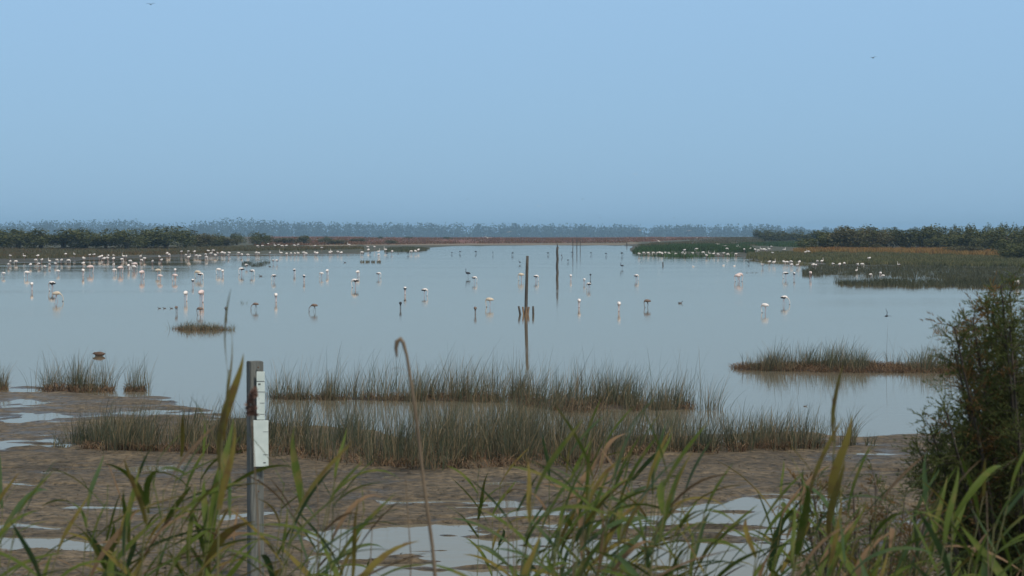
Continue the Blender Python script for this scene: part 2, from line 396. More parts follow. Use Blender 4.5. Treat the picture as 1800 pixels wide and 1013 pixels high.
M_TRUNK = mat_mix('bark', (0.05, 0.04, 0.03), (0.11, 0.09, 0.07), 8, 0.9, 0.5)
M_SHRUB = mat_leaf('shrub_leaves', [(0.042, 0.054, 0.016), (0.082, 0.090, 0.024), (0.058, 0.072, 0.022), (0.12, 0.112, 0.032)], 0.65, 0.2, 0.15)
M_SHRUB2 = mat_leaf('olive_shrub_leaves', [(0.055, 0.055, 0.022), (0.10, 0.088, 0.034), (0.07, 0.075, 0.03), (0.13, 0.105, 0.042)], 0.65, 0.2, 0.15)
M_FAR = mat_leaf('wood_leaves', [(0.03, 0.045, 0.03), (0.05, 0.06, 0.035)], 0.8, 0.1, 0.0)

def crown_points(n, rx, ry, rz, cz, lumps, seed):
    r = np.random.default_rng(seed)
    c = r.normal(size=(lumps, 3)); c /= np.linalg.norm(c, axis=1)[:, None]; c *= r.uniform(0.25, 0.85, (lumps, 1))
    c[:, 2] = np.abs(c[:, 2]) * 1.0 - 0.35
    rad = r.uniform(0.22, 0.48, lumps)
    k = r.integers(0, lumps, n); d = r.normal(size=(n, 3)); d /= np.linalg.norm(d, axis=1)[:, None]
    P = c[k] + d * (rad[k] * r.uniform(0.35, 1.05, n) ** 0.6)[:, None]
    P = P * np.array([rx, ry, rz]) + np.array([0, 0, cz])
    return P[P[:, 2] > 0.02]

def shrub_mesh(seed, W, H, n=1500, leaf=0.2):
    P = crown_points(n, W / 2 / 1.1, W / 2 / 1.1, H * 0.58, H * 0.42, 16, seed)
    V, F = leaf_quads(P, leaf)
    r = random.Random(seed); tr = []
    for k in range(6):
        a = r.uniform(0, 6.28); q = r.uniform(.2, .42) * W
        tr.append(tube([(0.1 * math.cos(a), 0.1 * math.sin(a), -0.3), (q * .45 * math.cos(a), q * .45 * math.sin(a), H * .3), (q * math.cos(a), q * math.sin(a), H * r.uniform(.55, .8))], [0.10, 0.06, 0.02], 5, False))
    return V, F, *join(tr)

SHRUBS = {}
def place_shrub(px, base_y, top_y, wpx, label, group, olive=False, z0=None, shape=None, name='shrub', cat='shrub'):
    """a shrub whose foot is at pixel (px, base_y); ground height looked up by stepping along the ray"""
    z = 0.3
    for _ in range(6):
        p = at(px, base_y, z); z = float(ground_z([p.x], [p.y])[0])
    p = at(px, base_y, z)
    H = (base_y - top_y) * p.y / FPX; Wd = wpx * p.y / FPX
    key = (random.randrange(5), olive, shape)
    if key not in SHRUBS:
        if shape == 'spire':
            V, F, TV, TF = shrub_mesh(100 + key[0], 0.55, 1.0, 1300, 0.028)
            V[:, :2] *= np.clip(1.25 - V[:, 2:3], 0.12, 1.0)
        else:
            V, F, TV, TF = shrub_mesh(10 + key[0] + 50 * olive, 1.0, 1.0, 3300, 0.025)
        V[:, 2] /= np.percentile(V[:, 2], 99.3); V[:, :2] /= 2.0 * np.percentile(np.abs(V[:, :2]), 98)
        if shape == 'spire': V[:, :2] *= 1.0
        # unit shrub: 1 m wide and high, scaled on placing
        TV = TV * np.array([0.55, 0.55, 1.0])
        TV[:, 2] = np.maximum(TV[:, 2], -0.06)
        SHRUBS[key] = (np_mesh('crown', V, F, M_SHRUB2 if olive else M_SHRUB), np_mesh('trunk', TV * np.array([.5, .5, 1]), TF, M_TRUNK))
    cm, tm = SHRUBS[key]
    o = empty(name, (p.x, p.y, z - 0.05), random.uniform(0, 6.28))
    for nm, me in (('crown', cm), ('trunk', tm)):
        c = link(nm, me, o); c.scale = (Wd * 1.05, Wd * 1.05, H * 1.0)
    tag(o, label, cat, group)
    return o

# far wood beyond the red salt flat: reads as one mass
top_prof = [(-600, 392), (0, 390), (80, 388), (150, 388), (235, 385), (250, 394), (330, 393), (345, 389), (385, 388), (412, 381), (440, 386), (470, 388), (600, 391), (700, 392),
            (900, 393.5), (1000, 394.5), (1150, 396), (1240, 396), (1300, 394.5), (1335, 393), (1400, 399), (1500, 401), (1660, 399), (1800, 399), (2400, 398)]
tx, ty = zip(*top_prof); parts = []
for k in range(600):
    px = random.uniform(-250, 2050); d = random.uniform(4500, 4850)
    topz = CAMZ + (HOR - (np.interp(px, tx, ty) + random.uniform(-1.4, 4.5) * random.random() + 2.2 * (fbm(np.array([px / 22.0]), np.array([0.0]), 78)[0] - .5))) * d / FPX
    x = (px - 900) / FPX * d; gz = float(ground_z([x], [d])[0]); H = max(topz - gz, 6.0)
    P = crown_points(120, H * random.uniform(.4, .65), H * .5, H * 0.62, H * .45, 9, 5000 + k)
    P[:, 2] *= 1.02 / max(P[:, 2].max() / H, .5); P[:55, 2] *= rng.random(min(55, len(P))) ** 1.2
    parts.append(leaf_quads(P + np.array([x, d, gz]), min(H, 24) * 0.10))
nf = 24000; fx = rng.uniform(-250, 2050, nf); fd = rng.uniform(4500, 4850, nf); fX = (fx - 900) / FPX * fd; fg = ground_z(fX, fd)
ft = CAMZ + (HOR - np.interp(fx, tx, ty) - 3.0 - 2.5 * fbm(fx / 9, fx * 0, 77)) * fd / FPX
fh = rng.random(nf) ** 1.25; big = fh < .5; fP = np.stack([fX, fd, fg + (np.maximum(ft, fg + 3) - fg) * fh], -1)
parts.append(leaf_quads(fP[big], 3.8)); parts.append(leaf_quads(fP[~big], 2.4))
V, F = join(parts)
tag(link('distant_wood', np_mesh('distant_wood', V, F, M_FAR)), 'hazy blue-green belt of trees on the far horizon', 'woodland', kind='stuff')

# shrubs behind the bird-lined mud shore
GL = 'shrubs along the mud shore where birds rest'
for (px, by, ty_, wp) in [(-60, 439, 404, 90), (-10, 439, 404, 80), (32, 438, 405, 76), (72, 439, 404, 70), (112, 439, 404, 84), (150, 438, 403, 70), (186, 438.5, 404, 74), (222, 439, 405, 70)]:
    place_shrub(px, by, ty_, wp, 'dark shrub in the continuous belt behind the grassy mud shore' if px != 222 else 'dark belt shrub right next to the tallest rounded shrubs'.replace('right next', 'next'), GL if px != 222 else None)
for (px, by, ty_, wp) in [(255, 438, 402, 84), (292, 438, 400, 92), (325, 436, 404, 60)]:
    place_shrub(px, by, ty_, wp, 'tallest rounded dark shrub rising from the shore shrub belt', 'tall rounded shrubs of the mud shore belt')
for (px, by, ty_, wp, o) in [(352, 436, 412, 60, 1), (374, 435, 411, 46, 0), (398, 434, 416, 44, 1)]:
    place_shrub(px, by, ty_, wp, 'lower olive shrub at the tapering end of the shore belt', 'low shrubs where the shore belt tapers', bool(o))
place_shrub(416, 431, 410.5, 30, 'small rounded dark shrub beside the low olive shrubs', None and '')
place_shrub(456, 431.5, 409, 44, 'round dark shrub standing alone past the end of the shore belt', None)
for (px, by, ty_, wp) in [(500, 429, 418, 50), (534, 429, 414, 26), (572, 427, 416, 22), (588, 430, 421, 42), (669, 421.5, 415.5, 10), (690, 429, 422, 22), (720, 421, 416, 14), (786, 421.5, 416.5, 18), (626, 425, 419, 30)]:
    place_shrub(px, by, ty_, wp, 'small scattered bush on the reddish salt flat', 'bushes scattered on the red salt flat', px in (500, 588, 690))
# shrubs behind the orange grass strip
GRR = 'shrubs behind the orange grass strip'
for (px, by, ty_, wp) in [(1345, 425, 404, 44), (1372, 425, 405, 44), (1400, 426, 405, 46), (1432, 427, 406, 50)]:
    place_shrub(px, by, ty_, wp, 'far rounded shrub where the belt meets the green marsh', 'far shrubs at the end of the marsh belt')
for (px, by, ty_, wp, o) in [(1444, 442, 408, 66, 0), (1476, 442, 400, 84, 1), (1500, 441, 399, 70, 0), (1520, 441, 403, 74, 1), (1556, 440, 404, 66, 0), (1588, 440, 403, 76, 0), (1624, 440, 402, 78, 0), (1640, 440, 398, 70, 0), (1664, 441, 401, 74, 0),
                          (1700, 442, 400, 80, 0), (1736, 443, 401, 74, 0), (1776, 444, 402, 80, 0), (1826, 445, 402, 90, 0), (1880, 445, 401, 90, 0), (1940, 446, 401, 90, 0)]:
    place_shrub(px, by, ty_, wp, 'tall dark shrub in the dense belt behind the orange grass' if not o else 'olive-topped shrub in the dense belt behind the orange grass', GRR if not o else 'olive shrubs behind the orange grass strip', bool(o))
for (px, by, ty_, wp) in [(1676, 440, 396, 24), (1704, 440, 394, 26), (1736, 441, 395, 26), (1762, 441, 392, 24), (1784, 441, 394, 26), (1806, 441, 395, 26)]:
    place_shrub(px, by, ty_, wp, 'dark pointed conifer standing above the dense shrub belt', 'pointed conifers above the shrub belt', shape='spire', name='conifer', cat='tree')
place_shrub(1546, 443, 429, 34, 'pale straw-coloured bush at the edge of the orange grass', None, True)
for (px, by, ty_, wp) in [(1672, 447, 433, 54), (1706, 448, 432, 50)]:
    place_shrub(px, by, ty_, wp, 'low grey-green bush growing out of the orange grass', 'low bushes in the orange grass', True)
for (px, by, ty_, wp) in [(1772, 455, 424, 62), (1806, 456, 428, 60)]:
    place_shrub(px, by, ty_, wp, 'broad round shrub in front of the conifers', 'broad shrubs before the conifers')

# ------------------------------------------------------------------ marsh and shore grass (beyond counting)
def grass(name, poly, n, h, wd, cols, label, minz=-0.2, lean=0.25, zmax=9, gap=None):
    xs, ys = zip(*poly); P = []
    while len(P) < n:
        qx = rng.uniform(min(xs), max(xs), 4000); qy = rng.uniform(min(ys), max(ys), 4000)
        jx = (fbm(qx / 40, qy / 6, 31) - .5) * 60; jy = (fbm(qx / 24, qy / 5, 32) - .5) * 7 * (max(ys) > 460)
        ok = in_poly(qx + jx, qy + jy, poly)
        if gap is not None: ok &= ~in_poly(qx, qy + jy, gap)
        ok &= fbm(qx / 14, qy / 2.5, 88) > rng.uniform(0.15, 0.55, 4000)
        P += list(zip(qx[ok], qy[ok]))
    P = np.array(P[:n]); z = np.zeros(n)
    for _ in range(3):
        y = (CAMZ - z) * FPX / (P[:, 1] - HOR); x = (P[:, 0] - 900) / FPX * y
        z = np.clip(ground_z(x, y), minz, zmax)
    hh = h * rng.uniform(0.55, 1.15, n) * (0.75 + 0.5 * fbm(x / 6, y / 12, 90))
    V, F = blades(np.stack([x, y, z - 0.02], -1), hh, wd * rng.uniform(.6, 1.3, n), rng.normal(0, lean, (n, 2)) * hh[:, None], 2)
    m = mat_leaf(name + '_blades', cols, 0.7, 0.15, 0.2, patch=0.045)
    return tag(link(name, np_mesh(name, V, F, m)), label, 'grass', kind='stuff')

STRAW, GREENG, GREYG = (0.20, 0.145, 0.06), (0.07, 0.095, 0.032), (0.09, 0.093, 0.052)
grass('shore_grass', [(-120, 448), (-120, 436), (200, 438), (480, 432), (560, 435), (640, 434), (640, 443), (520, 445), (420, 445.5), (300, 448), (200, 450.5), (100, 454), (-120, 457)], 36000, 0.55, 0.16,
      [STRAW, (0.10, 0.09, 0.045), GREYG, (0.13, 0.075, 0.035), GREENG], 'straw and olive grass on the mud shore behind the birds')
grass('reed_spit', [(676, 441.5), (745, 441.5), (755, 438.5), (690, 437)], 3500, 0.7, 0.2, [(0.05, 0.075, 0.04), GREYG, (0.06, 0.07, 0.04)], 'narrow grey-green reed spit at the far shore')
grass('salt_flat_plants', [(440, 432), (700, 430), (820, 428.5), (1100, 427.5), (1270, 421), (1320, 420), (1320, 416.8), (440, 416.8)], 26000, 0.45, 0.45,
      [(0.19, 0.065, 0.035), (0.13, 0.05, 0.03), (0.17, 0.09, 0.045), (0.10, 0.075, 0.04), (0.21, 0.08, 0.04)], 'rust-red low plants covering the far salt flat')
grass('lagoon_reeds', [(1108, 443.5), (1124, 447.5), (1200, 448.5), (1300, 449), (1308, 441), (1290, 430), (1420, 426), (1420, 436), (1330, 432), (1200, 433), (1150, 437)], 26000, 1.0, 0.2,
      [(0.035, 0.075, 0.025), (0.05, 0.095, 0.03), (0.04, 0.065, 0.03), (0.07, 0.10, 0.035)], 'lush green reed bed with white birds along its edge')
grass('marsh_grass', [(1312, 452), (1318, 457.5), (1342, 460), (1400, 462), (1480, 466), (1600, 468), (1850, 472), (1850, 447), (1660, 447), (1480, 444), (1395, 444), (1320, 446)], 42000, 0.55, 0.13,
      [GREYG, (0.085, 0.097, 0.046), (0.145, 0.13, 0.06), (0.08, 0.098, 0.042), (0.165, 0.135, 0.07)], 'grey-green marsh grass between lagoon and orange strip')
grass('marsh_meadow', [(1120, 432), (1250, 433), (1420, 431), (1420, 419), (1320, 418.5), (1260, 422), (1150, 429)], 14000, 0.6, 0.3,
      [(0.10, 0.085, 0.04), (0.075, 0.08, 0.035), (0.12, 0.085, 0.04), (0.06, 0.075, 0.035)], 'olive-brown meadow strip behind the green reed bed')
grass('orange_grass', [(1395, 447), (1480, 446), (1600, 448), (1660, 450), (1790, 454), (1790, 449), (1660, 442), (1480, 441), (1400, 443)], 17000, 1.05, 0.16,
      [(0.30, 0.13, 0.036), (0.24, 0.11, 0.036), (0.25, 0.16, 0.05), (0.20, 0.13, 0.045), (0.30, 0.15, 0.06)], 'orange-brown grass strip below the dark shrub belt')
grass('flooded_grass', [(1410, 468), (1412, 486), (1478, 489), (1482, 503), (1560, 506), (1690, 508), (1850, 512), (1850, 470), (1600, 468)], 20000, 0.50, 0.07,
      [(0.06, 0.068, 0.04), (0.075, 0.075, 0.045), (0.05, 0.06, 0.035), (0.085, 0.075, 0.045)], 'dark grass standing in shallow water beside the marsh', -0.1,
      gap=[(1380, 487), (1500, 487), (1600, 489), (1680, 491), (1680, 494), (1600, 495.5), (1500, 497), (1380, 499)])
grass('reed_patch', [(428, 462), (470, 462), (476, 468), (440, 470), (425, 467)], 650, 0.42, 0.06, [(0.04, 0.05, 0.03), (0.06, 0.065, 0.04)], 'dark reed patch in the water off the mud shore', -0.1)

# ------------------------------------------------------------------ bulrushes in the shallows
M_RUSH = mat_leaf('bulrush_stalks', [(0.032, 0.044, 0.026), (0.066, 0.082, 0.044), (0.045, 0.054, 0.036), (0.095, 0.09, 0.052), (0.24, 0.18, 0.10), (0.06, 0.045, 0.032)], 0.6, 0.25, 0.1, patch=0.35, mixr=.75)
M_LITTER = mat_leaf('dead_bulrush', [(0.15, 0.09, 0.05), (0.10, 0.055, 0.032), (0.22, 0.15, 0.085), (0.055, 0.036, 0.024), (0.12, 0.078, 0.046)], 0.8, 0.15, 0.05)

def rush_geo(P, h, wd=0.011, lean=0.13, wind=0.10, nseg=4):
    n = len(P); hh = h * (0.35 + 0.85 * rng.beta(1.6, 2.2, n)); ln = rng.normal(0, lean, (n, 2)) * hh[:, None]
    if n > 700:
        m = n // 38; c = P[rng.integers(0, n, m)]; k = rng.integers(0, m, n)
        off = rng.normal(0, 0.16, (n, 2)); rad = rng.uniform(.6, 1.5, m); hh = hh * rng.uniform(.62, 1.18, m)[k]
        P = c[k].copy(); P[:, :2] += off * rad[k][:, None]; ln += off * 0.9 * hh[:, None]
    ln[:, 0] += wind * hh
    dr = np.where(rng.random(n) < .10, rng.uniform(.3, .75, n), .04)[:, None]; ln *= 1 + 1.6 * dr
    return blades(P, hh, wd * rng.uniform(.5, 1.5, n), ln, nseg, dr)

def litter_geo(P, ln=0.45, wd=0.016):
    n = len(P); hh = rng.uniform(0.03, 0.38, n)
    l2 = rng.normal(0, 1, (n, 2)); l2 /= np.linalg.norm(l2, axis=1)[:, None]; l2 *= (ln * rng.uniform(.3, 1, n))[:, None]
    return blades(P, hh, wd * rng.uniform(.6, 1.5, n), l2, 3, 0.45, 0.4)

def pts_poly(poly, n, thr=0.0, seed=5, sc=(26, 10), minz=-0.12):
    xs, ys = zip(*poly); P = []
    while len(P) < n:
        qx = rng.uniform(min(xs), max(xs), 4000); qy = rng.uniform(min(ys), max(ys), 4000)
        ok = in_poly(qx, qy, poly)
        if thr: ok &= fbm(qx / sc[0], qy / sc[1], seed) > rng.uniform(thr - 0.15, thr + 0.15, 4000)
        P += list(zip(qx[ok], qy[ok]))
    P = np.array(P[:n]); y = CAMZ * FPX / (P[:, 1] - HOR); x = (P[:, 0] - 900) / FPX * y
    return np.stack([x, y, np.maximum(ground_z(x, y), minz) - 0.01], -1)

def rush_bed(name, label, polys, litpolys, h, stuff=True, cat='bulrushes', group=None, wd=0.011, lean=0.16):
    R = join([rush_geo(pts_poly(p, n, thr), hh, wd, lean) for p, n, thr, hh in polys])
    Ls = [litter_geo(pts_poly(p, n, thr, minz=-0.01)) for p, n, thr in litpolys]
    if stuff:
        V, F = join([R] + Ls); me = np_mesh(name, V, F, M_RUSH); me.materials.append(M_LITTER)
        k = np.zeros(len(F), np.int32); k[len(R[1]):] = 1; me.polygons.foreach_set('material_index', k)
        return tag(link(name, me), label, cat, kind='stuff')
    c = R[0].mean(0); c[2] = 0
    o = empty(name, tuple(c)); tag(o, label, cat, group)
    s = link('stalks', np_mesh('stalks', R[0] - c, R[1], M_RUSH), o); s['kind'] = 'stuff'
    if Ls:
        V, F = join(Ls); l = link('dead_stems', np_mesh('dead_stems', V - c, F, M_LITTER), o); l['kind'] = 'stuff'
    return o

rush_bed('bulrush_bed', 'wide dense bulrush bed along the edge of the brown mud',
         [([(115, 782), (200, 775), (420, 772), (430, 800), (300, 800), (180, 795)], 2900, 0.48, 1.0),
          ([(400, 790), (640, 775), (900, 772), (1100, 775), (1180, 790), (1100, 812), (930, 826), (760, 828), (600, 820), (470, 808)], 6600, 0.47, 1.22),
          ([(1080, 775), (1300, 772), (1440, 775), (1450, 790), (1350, 797), (1130, 800)], 2000, 0.53, 0.9),
          ([(470, 742), (1240, 748), (1240, 772), (470, 772)], 1100, 0.5, 1.0), ([(440, 775), (1200, 772), (1100, 815), (600, 820)], 420, 0, 1.75), ([(150, 775), (430, 772), (420, 800), (200, 796)], 160, 0, 1.3), ([(1180, 772), (1480, 770), (1480, 796), (1180, 798)], 190, 0, 1.2)],
         [([(400, 795), (640, 790), (930, 800), (1100, 795), (1190, 790), (1100, 816), (930, 828), (760, 829), (600, 822), (470, 808)], 4200, 0.45),
          ([(1080, 782), (1300, 778), (1440, 780), (1450, 792), (1350, 798), (1130, 802)], 1900, 0.48),
          ([(115, 790), (420, 795), (430, 803), (180, 797)], 1100, 0.45)], 1.0)
rush_bed('bulrush_row', 'thin bulrush row standing in open water behind the wide bed',
         [([(470, 697), (620, 697), (640, 704), (480, 704)], 701, 0.45, 1.1), ([(610, 694), (900, 697), (900, 709), (620, 706)], 1500, 0.46, 1.3),
          ([(900, 698), (1120, 700), (1130, 722), (1000, 726), (910, 714)], 2000, 0.46, 1.2), ([(480, 698), (900, 698), (1240, 712), (1230, 722), (900, 712), (480, 704)], 420, 0, 1.75), ([(1120, 708), (1250, 710), (1255, 722), (1120, 722)], 701, 0.45, 1.1)],
         [([(470, 698), (900, 698), (900, 708), (480, 704)], 2000, 0.45), ([(900, 700), (1120, 702), (1130, 724), (1000, 727), (910, 713)], 2300, 0.45),
          ([(1120, 712), (1225, 712), (1225, 722), (1120, 722)], 420, 0)], 1.0)
rush_bed('bulrush_islet', 'long low islet of rust-brown dead bulrush stubble',
         [([(1282, 644), (1480, 640), (1690, 646), (1700, 656), (1480, 655), (1300, 652)], 2600, 0.42, 1.0), ([(1440, 645), (1580, 645), (1580, 652), (1440, 652)], 14, 0, 1.7)],
         [([(1282, 645), (1480, 640), (1690, 646), (1700, 657), (1480, 656), (1300, 652)], 8000, 0)], 1.0, False, 'islet', None, 0.014, 0.2)
rush_bed('grass_islet', 'small grassy islet where dark flamingos feed around it',
         [([(296, 577), (340, 575), (414, 578), (410, 582), (330, 583)], 620, 0, 0.5), ([(318, 577), (385, 577), (385, 582), (318, 582)], 300, 0, 0.55), ([(294, 577), (330, 577), (330, 581), (294, 581)], 25, 0, 0.95)],
         [([(296, 578), (340, 576), (400, 578), (395, 582), (330, 583)], 700, 0)], 1.0, False, 'islet', None, 0.016, 0.35)
rush_bed('bulrush_tuft', 'leaning bulrush tuft with a thick rust-brown base on the mud edge',
         [([(66, 684), (100, 680), (200, 684), (196, 690), (80, 690)], 760, 0, 1.25)], [([(62, 684), (100, 682), (200, 684), (196, 691), (80, 691)], 900, 0)], 1.0, False, 'bulrush tuft')
rush_bed('bulrush_tuft', 'narrow bulrush tuft next to the thick rust-brown one', [([(218, 683), (262, 683), (264, 689), (218, 689)], 150, 0, 1.2)],
         [([(216, 683), (256, 683), (256, 690), (216, 690)], 260, 0)], 1.0, False, 'bulrush tuft')
rush_bed('bulrush_tuft', 'bulrush tuft cut by the frame edge beyond the bare mud', [([(-40, 680), (12, 680), (14, 687), (-40, 687)], 330, 0, 0.85)],
         [([(-40, 681), (12, 681), (12, 688), (-40, 688)], 330, 0)], 1.0, False, 'bulrush tuft')
rush_bed('bulrush_tuft', 'lone spreading bulrush tuft on the mud facing the stubble islet', [([(1482, 783), (1506, 783), (1506, 788), (1482, 788)], 110, 0, 0.95)], [], 1.0, False, 'bulrush tuft', None, 0.012, 0.34)
rush_bed('bulrush_tuft', 'tiny low tuft beside the lone spreading bulrush', [([(1522, 784), (1540, 784), (1540, 788), (1522, 788)], 45, 0, 0.35)], [], 1.0, False, 'bulrush tuft', None, 0.012, 0.4)
rush_bed('bulrush_tuft', 'short dark tuft in the small mud pool', [([(90, 784), (112, 784), (112, 790), (90, 790)], 60, 0, 0.5)], [], 1.0, False, 'bulrush tuft', None, 0.012, 0.3)
for (x, y, n, h) in [(1655, 581, 60, 0.75), (1690, 583, 200, 0.7), (1725, 581, 160, 0.6)]:
    rush_bed('bulrush_tuft', 'sparse bulrush tuft in the water behind the feathery tamarisk', [([(x - 14, y - 2), (x + 14, y - 2), (x + 14, y + 2), (x - 14, y + 2)], n, 0, h)], [([(x - 12, y - 1), (x + 12, y - 1), (x + 12, y + 2), (x - 12, y + 2)], n // 2, 0)], 1.0, False, 'bulrush tuft', 'tufts behind the tamarisk', 0.016, 0.3)
for x in (636.5, 646, 656, 665.5):
    rush_bed('water_tuft', 'small dark tuft in a row of four in the far lagoon', [([(x - 3.4, 460.4), (x + 3.4, 460.4), (x + 3.4, 461.4), (x - 3.4, 461.4)], 90, 0, 0.55)], [], 1.0, False, 'grass tuft', 'row of four small dark tufts', 0.05, 0.25)
for x in (1313, 1320.5, 1328):
    rush_bed('water_tuft', 'tiny dark tuft near the two pink flamingos', [([(x - 2.6, 479.6), (x + 2.6, 479.6), (x + 2.6, 480.4), (x - 2.6, 480.4)], 16, 0, 0.30)], [], 1.0, False, 'grass tuft', 'three tiny tufts in the water', 0.045, 0.3)
rush_bed('water_tuft', 'sparse spidery twigs standing in open water', [([(420, 532), (434, 532), (434, 534), (420, 534)], 16, 0, 0.42)], [], 1.0, False, 'twigs', None, 0.03, 0.5)
rush_bed('bulrush_row', 'scattered single stalks rising from water right of the thin row'.replace(' right of', ' past'), [([(1250, 735), (1460, 740), (1460, 772), (1250, 770)], 170, 0, 0.7)], [], 1.0)

# matted dead stems and weed lying on the near mud
P = pts_poly([(-150, 700), (1700, 760), (1750, 1040), (-150, 1040)], 16000, 0.45, 6, (60, 12), 0.0)
P = P[ground_z(P[:, 0], P[:, 1]) > 0.004]; n_ = len(P); l2 = rng.normal(0, 1, (n_, 2)); l2[:, 0] *= 1.8; l2 *= .10
V, F = blades(P, rng.uniform(.01, .05, n_), .022 * rng.uniform(.5, 1.6, n_), l2, 2, .4, .4)
tag(link('mud_weed', np_mesh('mud_weed', V, F, mat_leaf('mud_weed', [(.05, .04, .026), (.09, .068, .044), (.035, .034, .022), (.13, .10, .068), (.06, .06, .035)], .8, .15, .05))), 'matted dark weed lying over the near brown mud', 'weed', kind='stuff')

# ------------------------------------------------------------------ timber posts and the water gauge
M_WOOD = mat_mix('weathered_wood', (0.035, 0.032, 0.028), (0.10, 0.088, 0.07), 3.0, 0.85, 0.6, stretch=(6, 6, 0.7))
M_TAN = mat_mix('tan_board', (0.13, 0.085, 0.05), (0.22, 0.15, 0.09), 4.0, 0.85, 0.4, stretch=(5, 5, 0.8))
M_GREYW = mat_mix('grey_timber', (0.075, 0.082, 0.078), (0.16, 0.165, 0.15), 5.0, 0.85, 0.6, stretch=(7, 7, 0.6))
M_PLATE = mat_mix('gauge_enamel', (0.52, 0.60, 0.56), (0.66, 0.73, 0.69), 6.0, 0.4)
M_MARK = mat_plain('gauge_black', (0.13, 0.14, 0.14))
M_IRON = mat_plain('rusty_bolt', (0.10, 0.06, 0.04))

def post(name, px, wl, top, wpx, label, cat='post', lean=0.0, group=None, bend=None, mat=None):
    p = at(px, wl, 0); h = (wl - top) * p.y / FPX; r = wpx * p.y / FPX / 2
    path, rad = [], []
    for k in range(8):
        f = -0.5 / h + (1 + 0.5 / h) * k / 7
        path.append((lean * f * h + 0.25 * r * math.sin(k * 1.9), 0.2 * r * math.cos(k * 1.3), f * h)); rad.append(r * (1.08 - 0.16 * k / 7))
    if bend: path[-1] = (path[-1][0] + bend, 0, path[-1][2])
    V, F = tube(path, rad, 8); o = link(name, np_mesh(name, V, F, mat or M_WOOD), None, (p.x, p.y, 0))
    return tag(o, label, cat, group), p, h, r

def box_part(name, parent, c, size, mat, rot=(0, 0, 0), bev=0.004):
    bm = bmesh.new(); bmesh.ops.create_cube(bm, size=1.0)
    bmesh.ops.scale(bm, vec=size, verts=bm.verts)
    if bev: bmesh.ops.bevel(bm, geom=bm.edges[:], offset=bev, segments=1, affect='EDGES')
    me = bpy.data.meshes.new(name); bm.to_mesh(me); bm.free(); me.materials.append(mat)
    o = link(name, me, parent, c); o.rotation_euler = rot
    return o

# tall marker post with flaring boards at its foot
p = at(925, 553, 0); d = p.y; sc = d / FPX
root = empty('marker_post', (p.x, p.y, 0)); tag(root, 'tall dark marker post with tan boards flaring at its foot', 'post')
path = [(-.03, 0, -.5), (-.02, 0, 0), (0, 0, 1.0), (.03, .01, 2.0), (.05, 0, 2.9), (.075, 0, 103 * sc)]
V, F = tube(path, [.105, .1, .098, .092, .088, .08], 8); link('pole', np_mesh('pole', V, F, M_WOOD), root)
for (dx, dy, tl) in [(-.17, -.07, -.14), (.12, -.08, .13), (.0, -.14, .02)]:
    box_part('foot_board', root, (dx, dy, .16), (.11, .035, .62), M_TAN, (0, tl, 0))
for (px, tx, nm) in [(914.5, -.10, 'short dark stake leaning away from the tall marker post'), (937.5, -.015, 'short upright dark stake close to the tall marker post')]:
    q = at(px, 553, 0); st = empty('stake', (q.x, q.y, 0)); tag(st, nm, 'stake')
    V, F = tube([(-tx * .8, 0, -.4), (0, 0, 0), (tx * .45, .01, .25), (tx, 0, 14.5 * sc)], [.07, .068, .066, .06], 7)
    link('shaft', np_mesh('shaft', V, F, M_WOOD), st); st.children
o2, p2, h2, r2 = post('marker_post', 979.5, 480, 434, 4.3, 'dark post with a bird perched on its tip', lean=0.005)
post('marker_post', 1007, 446.5, 419, 1.25, 'thin far pole, barest of the distant three', lean=0.0)
post('marker_post', 1014, 441, 418.5, 1.4, 'thin far pole with a dark bird at its top', lean=0.005)
post('marker_post', 1020, 440, 417, 1.1, 'thin far pole at the end of the distant three', lean=-0.005)
post('stake', 1165.3, 467, 461, 2.2, 'short dark stub standing in water near the green reeds', 'stake')
post('stake', 1102, 433, 426.5, 1.6, 'short far stake on the distant shore line', 'stake')
q = at(988.5, 453, 0); V, F = tube([(.1, 0, -.4), (0, 0, 0), (-.05, 0, .2), (-.2, 0, .55)], [.06, .055, .05, .10], 6)
tag(link('crooked_stick', np_mesh('crooked_stick', V, F, M_WOOD), None, (q.x, q.y, 0)), 'crooked dark stick poking from water beside the bird-topped post', 'stick')

# gauge post
gd = 28.2; gp = at_d(448, 635, gd); gs = gd / FPX
gz = float(ground_z([gp.x], [gd])[0])
root = empty('gauge_post', (gp.x, gd, gz), math.radians(24)); tag(root, 'square grey timber post carrying white water gauge plates', 'gauge post')
H = gp.z - gz
bm = bmesh.new(); bmesh.ops.create_cube(bm, size=1.0); bmesh.ops.scale(bm, vec=(.196, .196, H + .5), verts=bm.verts)
bmesh.ops.bevel(bm, geom=bm.edges[:], offset=.010, segments=2, affect='EDGES')
me = bpy.data.meshes.new('timber'); bm.to_mesh(me); bm.free(); me.materials.append(M_GREYW)
link('timber', me, root, (0, 0, H / 2 - .25))
def zt(py): return at_d(448, py, gd).z - gz
pr = math.radians(-24)
def plate(x0, x1, y0, y1, off):
    cx = ((x0 + x1) / 2 - 448) * gs; c = Vector((cx, off, 0)); c.rotate(Matrix.Rotation(pr, 3, 'Z'))
    return box_part('gauge_plate', root, (c.x, c.y, (zt(y0) + zt(y1)) / 2), ((x1 - x0) * gs, .012, zt(y0) - zt(y1)), M_PLATE, (0, 0, pr), .002)
up = plate(453.5, 467.5, 652, 736, -.158); lo = plate(448, 474, 737, 818, -.173)
ph = (zt(652) - zt(736)) / 2; pw = 14 * gs
